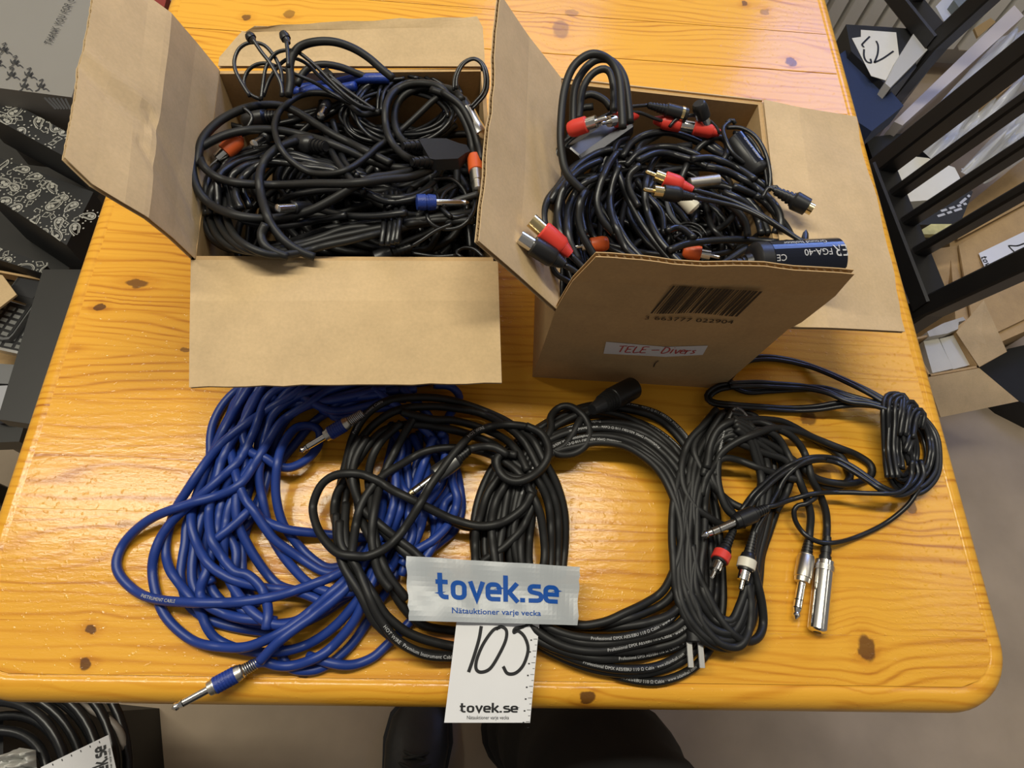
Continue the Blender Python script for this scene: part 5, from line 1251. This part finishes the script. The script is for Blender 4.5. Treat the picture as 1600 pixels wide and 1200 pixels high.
# stack of black and white cartons seen between the slats
zc = -.42
prism('printed_carton', [(1352, 215), (1440, 205), (1520, 300), (1500, 350), (1400, 352)], zc-.03, FZ, DARKC, 'black carton with white text lines standing behind the slats', 'box')
mb = MB()
def lines_on(mb, rows, z, mat):
    for (x0, y0, x1, y1, w) in rows:
        a, b = A(x0, y0, z), A(x1, y1, z); u_ = b-a; L = np.linalg.norm(u_); v_ = nrm(np.cross((0, 0, 1), u_)); k = 0; x = 0; rg = np.random.default_rng(int(x0+y0*3))
        while x < L:
            l = rg.uniform(.008, .022); stroke_on(mb, [(x, 0), (min(L, x+l), 0)], w, a, nrm(u_), v_, sm=False); x += l+.006
lines_on(mb, [(1392, 236, 1425, 234, .004), (1394, 228, 1420, 226, .004), (1398, 219, 1422, 217, .004), (1502, 264, 1522, 268, .004), (1420, 323, 1445, 320, .004), (1470, 330, 1510, 318, .005), (1465, 338, 1505, 325, .005), (1500, 318, 1515, 305, .005)], zc-.0295, PRINTW)
mb.build('text_lines', PRINTW, bpy.data.objects['printed_carton.001'])
prism('white_carton', [(1386, 240), (1450, 247), (1492, 262), (1503, 284), (1460, 312), (1420, 315), (1397, 290)], zc, zc-.03, CREAM, 'cream white carton lid seen between the chair slats', 'box')
prism('white_box', [(1370, 251), (1384, 239), (1400, 285), (1393, 296)], zc+.01, zc-.05, WPAPER, 'narrow white carton side beside the chair rail', 'box')
prism('yellow_leaflet', [(1428, 366), (1455, 350), (1487, 350), (1490, 358), (1460, 366)], zc-.02, zc-.03, plain('leaflet_paper', (.55, .50, .22), .6, noise=.5, nscale=60), 'white and yellow leaflet lying by the black carton', 'leaflet')
# clear plastic bag, crumpled
BAG, nt_, b_, nd_, ln_ = nodes('clear_plastic')
b_.inputs['Base Color'].default_value = (.72, .72, .71, 1); b_.inputs['Roughness'].default_value = .22; b_.inputs['Alpha'].default_value = .72
def bag(name, px, z0, hgt, label, mat, seed, cat='bag'):
    rg = np.random.default_rng(seed); nu, nv = 26, 20; c = [A(x, y, z0) for x, y in px]; V = []; Fc = []
    for j in range(nv):
        for i in range(nu):
            u, v = i/(nu-1), j/(nv-1); p = bil(c, u, v); e = min(1, 6*min(u, 1-u, v, 1-v))**.5
            w = .5+.25*math.sin(u*9+v*4+seed)+.25*math.sin(v*13-u*6)+.18*math.sin((u+v)*24)+rg.uniform(-.06, .06)
            V.append(p+np.array([0, 0, hgt*e*w]))
    for j in range(nv-1):
        for i in range(nu-1): a = j*nu+i; Fc.append([a, a+1, a+nu+1, a+nu])
    n0 = len(V); V += [bil(c, u, v) for u, v in ((0, 0), (1, 0), (1, 1), (0, 1))]
    Fc += [[n0, n0+3, n0+2, n0+1]]
    return obj(name, V, Fc, mat, None, smooth=True, label=label, cat=cat)
bag('plastic_bag', [(1418, 215), (1470, 262), (1640, 110), (1560, 60)], -.43, .10, 'clear crumpled plastic bag with papers, behind the slats', BAG, 3)
bag('plastic_bag', [(1500, 268), (1540, 288), (1660, 210), (1610, 150)], -.45, .08, 'second crumpled plastic bag lower down behind the slats', BAG, 5)
prism('brown_folder', [(1548, 104), (1600, 62), (1640, 80), (1600, 120), (1545, 158)], -.37, -.40, KRAFT, 'brown paper folder sticking out of the plastic bag', 'folder')
prism('paper_label', [(1474, 172), (1494, 152), (1508, 180), (1490, 196)], -.335, -.336, plain('grey_green_label', (.22, .24, .21), .6, noise=.4, nscale=60), 'grey green paper label under the clear bag', 'label')
prism('white_bin', [(1462, 10), (1500, -30), (1535, 0), (1482, 46)], -.32, FZ, plain('pale_grey_plastic', (.52, .52, .52), .4), 'pale grey plastic bin behind the far chair', 'bin')
prism('grey_cloth', [(1490, 0), (1520, -20), (1530, 8), (1505, 20)], -.30, -.33, plain('grey_cloth', (.16, .18, .18), .8), 'dark grey cloth in the pale bin', 'cloth')
prism('long_carton', [(1397, 190), (1410, 196), (1600, 25), (1585, 8)], -.42, FZ, plain('pale_pink_board', (.62, .55, .50), .6), 'long pale board standing between the two chairs', 'board')
prism('brown_tape_roll', [(1522, 44), (1548, 28), (1556, 34), (1528, 58)], -.415, -.42, plain('brown_tape', (.40, .25, .09), .3), 'brown tape strip across the long pale board', 'tape')
# big closed carton with a numbered card on it
zk = -.585
bc = empty('cardboard_carton', 'big brown carton with a numbered card, behind the near chair', 'box', tuple(A(1540, 400, zk)[:2])+(0,))
def cpan(quad, zt, zb, nm, mat=KRAFT):
    top = [A(x, y, z) for (x, y), z in zip(quad, zt)]; n_ = nrm(np.cross(top[1]-top[0], top[-1]-top[0])); n_ = n_ if n_[2] > 0 else -n_
    return MB().slab(top, -n_, .004).build(nm, mat, bc), top, n_
top = [A(x, y, zk) for x, y in ((1500, 562), (1640, 500), (1640, 215), (1483, 343))]; bot = [np.array([p[0], p[1], 0.0]) for p in top]
MB().hull8(bot, [p-[0, 0, .004] for p in top]).build('carton_body', KRAFT, bc)
f1, t1, n1 = cpan([(1498, 383), (1640, 300), (1640, 480), (1525, 535)], (zk+.012, zk+.004, zk+.004, zk+.004), 0, 'flap')
f2, t2, n2 = cpan([(1484, 342), (1640, 215), (1640, 298), (1497, 374)], (zk+.006, zk+.004, zk+.004, zk+.010), 0, 'flap')
f3, t3, n3 = cpan([(1403, 398), (1494, 384), (1527, 442), (1470, 468)], (zk-.03, zk+.006, zk+.004, zk-.03), 0, 'flap')
cdq = [A(x, y, zk+.014) for x, y in ((1529, 396), (1600, 362), (1640, 343), (1640, 398), (1545, 434))]
nc = MB().hull8(cdq[::-1], [p+[0, 0, .0006] for p in cdq[::-1]]).build('number_card', WPAPER, None, label='white card with handwriting on the big brown carton', cat='card')
mb = MB(); a, b = A(1537, 401, zk+.0147), A(1556, 434, zk+.0147); ux = nrm(b-a); uy = np.cross((0, 0, 1), ux)
wordmark_on(mb, .0105, a-uy*.008+ux*.0, ux, uy, width=np.linalg.norm(b-a)*1.17)
a2 = A(1536, 408, zk+.0147); text_on(mb, 'N\u00e4tauktioner varje vecka', .0042, a2-uy*.011, ux, uy, fit=np.linalg.norm(b-a))
for s in ([(1604, 379), (1590, 384), (1578, 384), (1577, 386), (1587, 396)], [(1570, 403), (1590, 396), (1604, 392)], [(1604, 408), (1590, 410), (1582, 410), (1580, 414), (1588, 418)]):
    P = [A(x, y, zk+.0147) for x, y in s]; o = P[0]; stroke_on(mb, [(p-o)[:2] for p in P], .0035, o, np.array([1., 0, 0]), np.array([0, 1., 0]))
mb.build('lettering', INK, nc)
prism('yellow_envelope', [(1467, 441), (1482, 448), (1490, 460), (1478, 466)], zk+.006, zk+.001, plain('yellow_paper', (.62, .45, .13), .6), 'yellow envelope corner by the chair rail', 'envelope')
prism('white_card_end', [(1418, 458), (1428, 455), (1442, 483), (1430, 489), (1424, 480)], zr-.10, zr-.104, WPAPER, 'white card end with dark marks at the table edge', 'card')
# open carton with white pads below
oc = empty('open_carton', 'open brown carton with cream pads beside the table', 'box', tuple(A(1500, 560, -.5)[:2])+(0,))
zo = -.50
rim = [A(1452, 588, zo), A(1530, 574, zo), A(1496, 512, zo), A(1420, 530, zo)]; bot = [np.array([p[0], p[1], .002]) for p in rim]
for i in range(4):
    j = (i+1) % 4; inn = nrm(np.cross((0, 0, 1.), rim[j]-rim[i]))*.004
    MB().hull8([bot[i], bot[j], bot[j]+inn, bot[i]+inn], [rim[i], rim[j], rim[j]+inn, rim[i]+inn]).build('wall', KRAFT, oc)
MB().hull8(bot, [p+[0, 0, .004] for p in bot]).build('bottom', KRAFT, oc)
def ocf(quad, zs, nm='flap'):
    t = [A(x, y, z) for (x, y), z in zip(quad, zs)]; n_ = nrm(np.cross(t[1]-t[0], t[-1]-t[0])); MB().slab(t, n_, .004).build(nm, KRAFT_IN, oc)
ocf([(1448, 590), (1530, 575), (1592, 627), (1470, 652)], (zo, zo, zo-.03, zo-.03))
ocf([(1530, 574), (1573, 550), (1537, 470), (1494, 520)], (zo, zo+.03, zo+.03, zo))
for k, (q, lb) in enumerate((([(1443, 533), (1466, 528), (1489, 576), (1457, 583)], 'cream paper pad in the open carton, nearest the table'), ([(1468, 529), (1497, 522), (1521, 569), (1489, 577)], 'cream paper pad in the open carton, farther from the table'))):
    prism('paper_pad', q, zo-.012, zo-.09, CREAM, lb, 'pad', 'cream pads in the open carton')
prism('crumpled_paper', [(1449, 518), (1474, 505), (1505, 495), (1509, 500), (1498, 503), (1497, 514), (1480, 521), (1452, 526)], zo+.004, zo-.05, plain('pale_paper', (.55, .52, .46), .7, noise=.2, nscale=40), 'crumpled pale paper in the open carton behind the pads', 'paper')
prism('black_bag', [(1530, 575), (1575, 545), (1640, 530), (1640, 650), (1592, 626)], -.66, FZ, plain('black_cloth', (.010, .010, .011), .7, noise=.3, nscale=30), 'black bag standing beside the open carton', 'bag')

# left side: chairs, parcels, phones
SEATC = plain('black_seat_board', (.022, .021, .019), .42, noise=.15, nscale=20)
def stool(label, quad, zt, group=None, name='black_chair_seat'):
    top = [A(x, y, zt) for x, y in quad]; c = np.mean(top, axis=0)
    root = empty('black_chair', label, 'chair', (c[0], c[1], 0), group)
    MB().hull8([p-[0, 0, .03] for p in top], top).build('seat', SEATC, root)
    for p in top:
        q = p+(c-p)*.12; MB().bar([q[0], q[1], 0], [q[0], q[1], q[2]-.03], .034, .034, upv=(1, 0, 0)).build('leg', BWOOD, root)
    return root
lc = stool('black chair with a broad arm at the left side of the table', [(-260, 700), (30, 690), (110, 425), (-60, 415)], -.36)
ar_ = [A(x, y, -.235) for x, y in ((-4, 655), (60, 664), (135, 421), (67, 421))]
MB().hull8([p-[0, 0, .022] for p in ar_], ar_).build('arm', SEATC, lc)
for p in (ar_[0]+[.02, .03, 0], ar_[3]+[.02, -.03, 0]): MB().bar([p[0], p[1], TT-.37], [p[0], p[1], TT-.25], .03, .03, upv=(1, 0, 0)).build('arm_post', BWOOD, lc)
stool('black chair beyond it, under the paisley parcels', [(-150, 440), (100, 440), (175, 250), (-60, 150)], -.31)
# folded black parcels with a white paisley print
BLKFAB = plain('black_printed_cloth', (.0075, .0075, .008), .6, noise=.2, nscale=60)
PRINTP = plain('white_paisley_print', (.36, .35, .31), .6)
def paisley_on(mb, o, ux, uy, W, D, seed):
    rg = np.random.default_rng(seed); st = .025; n = np.cross(ux, uy)
    def put(pts, w, c, rot, k, lift, closed=False):
        co, si = math.cos(rot), math.sin(rot); P = np.array([(c[0]+(x*co-y*si)*k, c[1]+(x*si+y*co)*k) for x, y in pts])
        if (P[:, 0].min() < 0 or P[:, 0].max() > W or P[:, 1].min() < 0 or P[:, 1].max() > D): 
            if len(P) < 9: return
            ok = (P[:, 0] > 0) & (P[:, 0] < W) & (P[:, 1] > 0) & (P[:, 1] < D); P = P[ok]; closed = False
            if len(P) < 4: return
        v, f = ribbon(P, w, closed); mb.add(o+v[:, :1]*ux+v[:, 1:2]*uy+n*lift, f)
    tear = [(.5*math.cos(t)*(1-.0*t)+(.55*max(0, math.cos(t))**3), .42*math.sin(t)+.35*max(0, math.cos(t))**4) for t in np.linspace(0, 6.283, 26)[:-1]]
    dot = [(.1*math.cos(t), .1*math.sin(t)) for t in np.linspace(0, 6.283, 7)[:-1]]
    for gx in np.arange(0, W+st, st):
        for gy in np.arange(0, D+st, st):
            c = (gx+rg.uniform(-.006, .006), gy+rg.uniform(-.006, .006)); rot = rg.uniform(0, 6.28); k = rg.uniform(.0115, .0165)
            put(tear, .0013, c, rot, k, .0004, True); put([(x*.72, y*.72) for x, y in tear], .0006, c, rot, k, .0005, True)
            for dx in (-.18, .12): put([(x+dx, y) for x, y in dot], .0022, c, rot, k, .0006, True)
            for q in range(9):
                a_ = q*.7; put([(x*.5+math.cos(a_)*.82, y*.5+math.sin(a_)*.72) for x, y in dot], .0009, c, rot, k, .0006, True)
            put([(1.1, .5), (1.35, .8), (1.2, 1.15), (.9, 1.05), (.95, .8)], .0009, c, rot, k, .0005)
            put([(-.5, -.5), (-.9, -.9), (-.5, -1.1), (-.1, -.8), (-.5, -.5)], .0008, c, rot, k, .0005)
def parcel(label, front, back, zt, zb, seed):
    """folded parcel: the printed top between its front and back edge (pixels on level zt)"""
    f0, f1 = [A(x, y, zt) for x, y in front]; b0, b1 = [A(x, y, zt) for x, y in back]
    c = (f0+f1+b0+b1)/4; root = empty('paisley_parcel', label, 'parcel', (c[0], c[1], TT+zb), 'black paisley parcels')
    top = [f0, f1, b1, b0]; MB().hull8([np.array([p[0], p[1], TT+zb]) for p in top], top).build('folded_cloth', BLKFAB, root)
    ux = nrm(f1-f0); uy = np.cross((0, 0, 1.), ux); mb = MB(); paisley_on(mb, f0, ux, uy, np.linalg.norm(f1-f0), abs((b0-f0)@uy)*.5+abs((b1-f1)@uy)*.5, seed)
    ob = mb.build('paisley_print', PRINTP, root); ob['kind'] = 'stuff'
parcel('paisley parcel in the middle, largest, beside the table edge', [(-40, 288), (104, 383)], [(-40, 232), (146, 300)], -.19, -.305, 1)
parcel('paisley parcel at the back, just below the grey shipping carton', [(-40, 168), (98, 243)], [(-40, 128), (112, 210)], -.13, -.19, 2)
parcel('narrow paisley parcel in front, next to the brown phone carton', [(-40, 394), (66, 427)], [(-40, 372), (70, 412)], -.262, -.305, 3)
# grey shipping carton
SHIP = plain('grey_shipping_board', (.23, .215, .19), .6, noise=.08, nscale=12)
gq = [A(x, y, z) for (x, y), z in zip(((-60, 130), (112, 152), (168, -40), (-60, -60)), (-.10, -.10, -.06, -.06))]
n_ = nrm(np.cross(gq[1]-gq[0], gq[3]-gq[0])); 
gq2 = [p-[0, 0, .14] for p in gq]
gc = MB().hull8(gq2, gq).build('shipping_carton', SHIP, None, label='grey shipping carton with printed thanks, back left', cat='box')
mb = MB(); d0, d1 = A(78, 71, -.082), A(119, -8, -.066); ux = nrm(d1-d0); uy = nrm(np.cross(n_, ux))
def onp(px, py): 
    d = fw+(px-800)/F*rt-(py-600)/F*up; o = np.array([0, 0, TT+H]); t = ((gq[0]-o)@n_)/(d@n_); return o+d*t
d0, d1 = onp(80, 71), onp(117, 0); ux = nrm(d1-d0); uy = np.cross(n_, ux)
text_on(mb, 'THANK YOU FOR C', .0135, d0, ux, uy, lift=.0008, fit=np.linalg.norm(d1-d0), spacing=1.2)
gx = nrm(onp(40, 100)-onp(0, 95)); gy = np.cross(n_, gx)
for (x, y) in ((8, 80), (-2, 100), (25, 100), (20, 119), (47, 119), (40, 137), (66, 137)):
    o = onp(x-11, y+4); k = np.linalg.norm(onp(x+11, y+7)-o)
    for s in ([(.0, .55), (.15, .3), (.3, .55), (.25, .1), (.05, -.1)], [(.35, .6), (.4, .25), (.55, .55), (.5, .2)], [(.62, .5), (.5, .4), (.55, .15), (.75, .2), (1.0, .05)], [(.1, .75), (.35, .9), (.3, .6)]):
        stroke_on(mb, [(a*k, b*k) for a, b in s], k*.07, o, gx, gy, lift=.0009)
o = onp(78, 156); 
for i in range(7):
    a, b = onp(70+i*6.5, 153+i*.3), onp(88+i*4.5, 171); stroke_on(mb, [(0, 0), ((b-a)@gx, (b-a)@gy)], .0022, a, gx, gy, lift=.0009, sm=False) if i < 6 else None
mb.build('print', INK, gc)
prism('red_carton', [(60, 168), (104, 186), (120, 150), (90, 130)], -.25, -.29, plain('red_board', (.42, .05, .02), .5), 'red carton edge under the grey shipping carton', 'box')
prism('red_carton', [(228, -8), (256, 14), (262, -10), (240, -20)], -.03, -.2, plain('dark_red_board', (.22, .02, .015), .5), 'dark red box corner behind the large carton flap', 'box')
# carton of phones
pc = empty('phone_carton', 'brown carton corner with old phones on the left chair', 'box', tuple(A(0, 440, -.33)[:2])+(TT-.36,))
qa = [A(x, y, z) for (x, y), z in zip(((-60, 415), (62, 437), (56, 460), (-60, 436)), (-.285, -.285, -.35, -.35))]
MB().slab(qa, nrm(np.cross(qa[1]-qa[0], qa[3]-qa[0])), .003).build('back_wall', KRAFT, pc)
qb = [A(x, y, z) for (x, y), z in zip(((-60, 420), (6, 432), (28, 462), (-60, 530)), (-.27, -.27, -.27, -.27))]
MB().slab(qb, (0, 0, 1), .003).build('flap', KRAFT_IN, pc)
qc = [A(x, y, -.356) for x, y in ((-60, 630), (40, 600), (80, 430), (-60, 420))]
MB().slab(qc, (0, 0, 1), .003).build('bottom', KRAFT, pc)
def phone(label, c0, c1, wpx, z, keys, silver):
    a, b = A(*c0, z), A(*c1, z); d = nrm(b-a); s = nrm(np.cross((0, 0, 1), d)); L = np.linalg.norm(b-a); w = wpx
    root = empty('mobile_phone', label, 'phone', tuple((a+b)/2-[0, 0, .014]), 'old mobile phones in the carton')
    pts = [(x*L, y) for x, y in ((.0, -w*.3), (.0, w*.3), (.03, w*.46), (.1, w*.5), (.9, w*.5), (.97, w*.46), (1, w*.3), (1, -w*.3), (.97, -w*.46), (.9, -w*.5), (.1, -w*.5), (.03, -w*.46))][::-1]
    P = [a+d*x+s*y for x, y in pts]
    MB().hull8([p-[0, 0, .013] for p in P], [p-[0, 0, .0012] for p in P]).build('phone_body', silver, root)
    cc = (a+b)/2; Q = [cc+(p-cc)*.93 for p in P]
    MB().hull8([p-[0, 0, .002] for p in Q], Q).build('phone_face', BLKP, root)
    for i in range(keys):
        for j in range(3):
            o = a+d*(L*.08+i*L*.085)+s*(j-1)*w*.29
            MB().bar(o-s*w*.10, o+s*w*.10, L*.05, .0012, bev=.0002).build('key', plain_key, root)
    MB().bar(a+d*L*.52-s*w*.32, a+d*L*.52+s*w*.32, .0035, .0016, bev=.0003).build('centre_key', CHROME, root)
    MB().bar(a+d*L*.78-s*w*.38, a+d*L*.78+s*w*.38, L*.32, .0008, bev=.0002).build('screen', INK, root)
plain_key = plain('phone_key', (.16, .16, .15), .4)
phone('black keypad phone with silver rim nearest the seat front', (8, 548), (72, 440), .052, -.30, 5, STEEL)
phone('slim dark phone lying behind the keypad phone', (-12, 526), (60, 425), .044, -.29, 5, plain('grey_phone_case', (.12, .12, .12), .35))
prism('grey_gadget', [(-30, 566), (25, 570), (18, 600), (-30, 598)], -.32, -.36, plain('grey_plastic', (.16, .16, .16), .45), 'grey plastic gadget on the left chair in front of the phones', 'gadget')
prism('silver_gadget', [(-30, 604), (16, 602), (8, 640), (-30, 645)], -.32, -.36, plain('silver_plastic', (.38, .38, .40), .35), 'silver gadget at the front of the left chair seat', 'gadget')

# lower left: coil of black cable on a chair seat, with tag and beige cable
zl = -.30
prism('black_crate', [(-300, 1400), (5, 1400), (5, 1122), (-300, 1090)], zl-.012, FZ, BLKFAB, 'black crate at the near left corner under a cable coil', 'crate')
SL = []
for k, rr_ in enumerate((.142, .133, .124, .115, .106, .096, .084, .072)):
    c = A(-30, 1262, zl); rg = np.random.default_rng(k); P = []
    for i in range(61):
        t = i/60*6.283; q = rr_*(1+.03*math.sin(2*t+k)); P.append([c[0]+q*math.cos(t), c[1]+q*math.sin(t), TT+zl+.004+(.011*(k % 3))+.004*math.sin(3*t+k)])
    SL.append(np.array(P))
cord('cable_coil', SL, .0052, BLKS, None, label='black cable coil on the crate at the near left corner', cat='cable')
SB = dense(np.array([(90, 1090, zl+.01), (125, 1102, zl+.012), (160, 1118, zl+.014), (185, 1140, zl+.014), (194, 1165, zl+.01), (199, 1200, zl), (196, 1260, zl-.02)]), 6)
cord('beige_cable', [np.array([A(x, y, z) for x, y, z in SB])], .0040, plain('beige_pvc', (.26, .23, .20), .5), None, label='beige cable curving beside the coil at the near left corner', cat='cable')
tg = [A(x, y, zl+.045) for x, y in ((64, 1199), (170, 1148), (182, 1202), (190, 1260), (80, 1270))]
tag_ = MB().hull8(tg[::-1], [p+[0, 0, .0006] for p in tg[::-1]]).build('paper_tag', WPAPER, None, label='white printed tag lying on the near left cable coil', cat='tag')
mb = MB(); a, b = A(170, 1203, zl+.0458), A(165.5, 1163, zl+.0458); ux = nrm(b-a); uy = np.cross((0, 0, 1), ux); k = np.linalg.norm(b-a)
wordmark_on(mb, .0105, a-ux*k*.62, ux, uy, width=k*1.62)
a2 = A(176, 1203, zl+.0458); text_on(mb, 'N\u00e4tauktioner varje vecka', .0036, a2-ux*k*.4, ux, uy, fit=k*1.25)
for i in range(6):
    p = A(82+i*14.6, 1193-i*7, zl+.0458); q = A(83+i*14.6, 1196-i*7, zl+.0458); stroke_on(mb, [(0, 0), ((q-p)[0], (q-p)[1])], .0008, p, np.array([1., 0, 0]), np.array([0, 1., 0]), sm=False)
mb.build('lettering', INK, tag_)
bag('white_wrapper', [(-20, 1205), (58, 1215), (56, 1172), (30, 1168)], zl+.03, .035, 'crumpled white wrapper on the near left cable coil', plain('white_film', (.66, .66, .63), .3), 8, 'wrapper')

# ------------------------------------------------------------------ the person taking the picture: legs only are in reach of the view
per = empty('person', 'person in black trousers and dark boots standing at the table', 'person', (.03, -.25, 0))
TROU = plain('black_trousers', (.0065, .0065, .0068), .85, noise=.3, nscale=25)
BOOT = plain('black_boot_leather', (.030, .029, .026), .45, noise=.3, nscale=40, bump=.3, bscale=120)
def W3(x, y, z): return np.array([x, y, z+TT])
def leg_path(pts, rs, n=40):
    P = smooth2([p for p in pts], 10); t = np.linspace(0, 1, len(P)); R_ = np.interp(t, np.linspace(0, 1, len(rs)), rs)
    P = np.array(P); R_ = R_*(1+.05*np.sin(np.arange(len(P))*1.1)+.03*np.sin(np.arange(len(P))*2.3+1)); return P, R_
def smooth2_3(pts, n):
    P = np.asarray(pts, float); Q = np.vstack([2*P[0]-P[1], P, 2*P[-1]-P[-2]]); out = []
    for i in range(1, len(Q)-2):
        for k in range(n):
            t = k/n; a, b, c, d = Q[i-1], Q[i], Q[i+1], Q[i+2]; out.append(.5*((2*b)+(-a+c)*t+(2*a-5*b+4*c-d)*t*t+(-a+3*b-3*c+d)*t**3))
    out.append(P[-1]); return np.array(out)
smooth2 = smooth2_3
mb = MB()
P, R_ = leg_path([W3(.105, -.055, -.67), W3(.125, -.055, -.52), W3(.165, -.10, -.27), W3(.18, -.25, -.06), W3(.14, -.42, .10), W3(.06, -.48, .17)], [.066, .072, .088, .098, .11, .13])
mb.add(*tube_geo(P, R_, 20))
P, R_ = leg_path([W3(-.065, -.225, -.67), W3(-.07, -.24, -.52), W3(-.08, -.27, -.27), W3(-.07, -.36, -.06), W3(-.03, -.45, .10), W3(.03, -.48, .17)], [.062, .068, .082, .094, .11, .13])
mb.add(*tube_geo(P, R_, 20))
P, R_ = leg_path([W3(.03, -.47, .10), W3(.03, -.48, .17), W3(.03, -.48, .24)], [.17, .175, .165]); mb.add(*tube_geo(P, R_, 24))
tro = mb.build('trousers', TROU, per, smooth=True)
def boot(heel, toe, name='boot'):
    heel, toe = np.asarray(heel, float), np.asarray(toe, float); d = nrm(toe-heel); s = np.cross((0, 0, 1), d)*-1; L = np.linalg.norm(toe-heel)
    V = []; secs = [(-.01, .020, .05), (.02, .036, .10), (.10, .040, .115), (.28, .040, .115), (.42, .041, .10), (.58, .047, .078), (.74, .051, .062), (.88, .046, .052), (.97, .030, .040), (1.0, .014, .028)]
    ns = 14
    for t, w, h in secs:
        for k in range(ns):
            an = 2*math.pi*k/ns; x = math.cos(an); y = math.sin(an)
            V.append(heel+d*t*L+s*w*math.copysign(abs(x)**.7, x)+np.array([0, 0, .026+(h-.026)*(.5+.5*y)]))
    Fc = []
    for i in range(len(secs)-1):
        for k in range(ns): Fc.append([i*ns+k, i*ns+(k+1) % ns, (i+1)*ns+(k+1) % ns, (i+1)*ns+k])
    Fc += [list(range(ns))[::-1], [(len(secs)-1)*ns+k for k in range(ns)]]
    b = obj(name, V, Fc, BOOT, per, smooth=True)
    out = [(-.03, .03), (.1, .044), (.35, .043), (.6, .052), (.76, .057), (.9, .051), (1.0, .03), (1.03, .008)]
    Pl = [heel+d*t*L+s*w for t, w in out]+[heel+d*t*L-s*w for t, w in out[::-1]]
    MB().hull8([p+[0, 0, .0005] for p in Pl], [p+[0, 0, .028] for p in Pl]).build('sole', BLKP, b)
    for k in range(5):
        t = .40+k*.065; w = .026; h = .109-k*.0095
        a, c = heel+d*t*L+s*w+[0, 0, h-.012], heel+d*(t+.05)*L-s*w+[0, 0, h-.015]; m = (a+c)/2+[0, 0, .018]
        cord('lace', [smooth2_3([a, m, c], 6)], .0026, LACE, b, 6)
        a, c = heel+d*t*L-s*w+[0, 0, h-.012], heel+d*(t+.05)*L+s*w+[0, 0, h-.015]
        cord('lace', [smooth2_3([a, m+[0, 0, .003], c], 6)], .0026, LACE, b, 6)
LACE = plain('dark_lace', (.035, .034, .028), .7)
boot((-.075, -.275, 0), (-.058, -.012, 0)); boot((.10, -.10, 0), (.085, .165, 0))
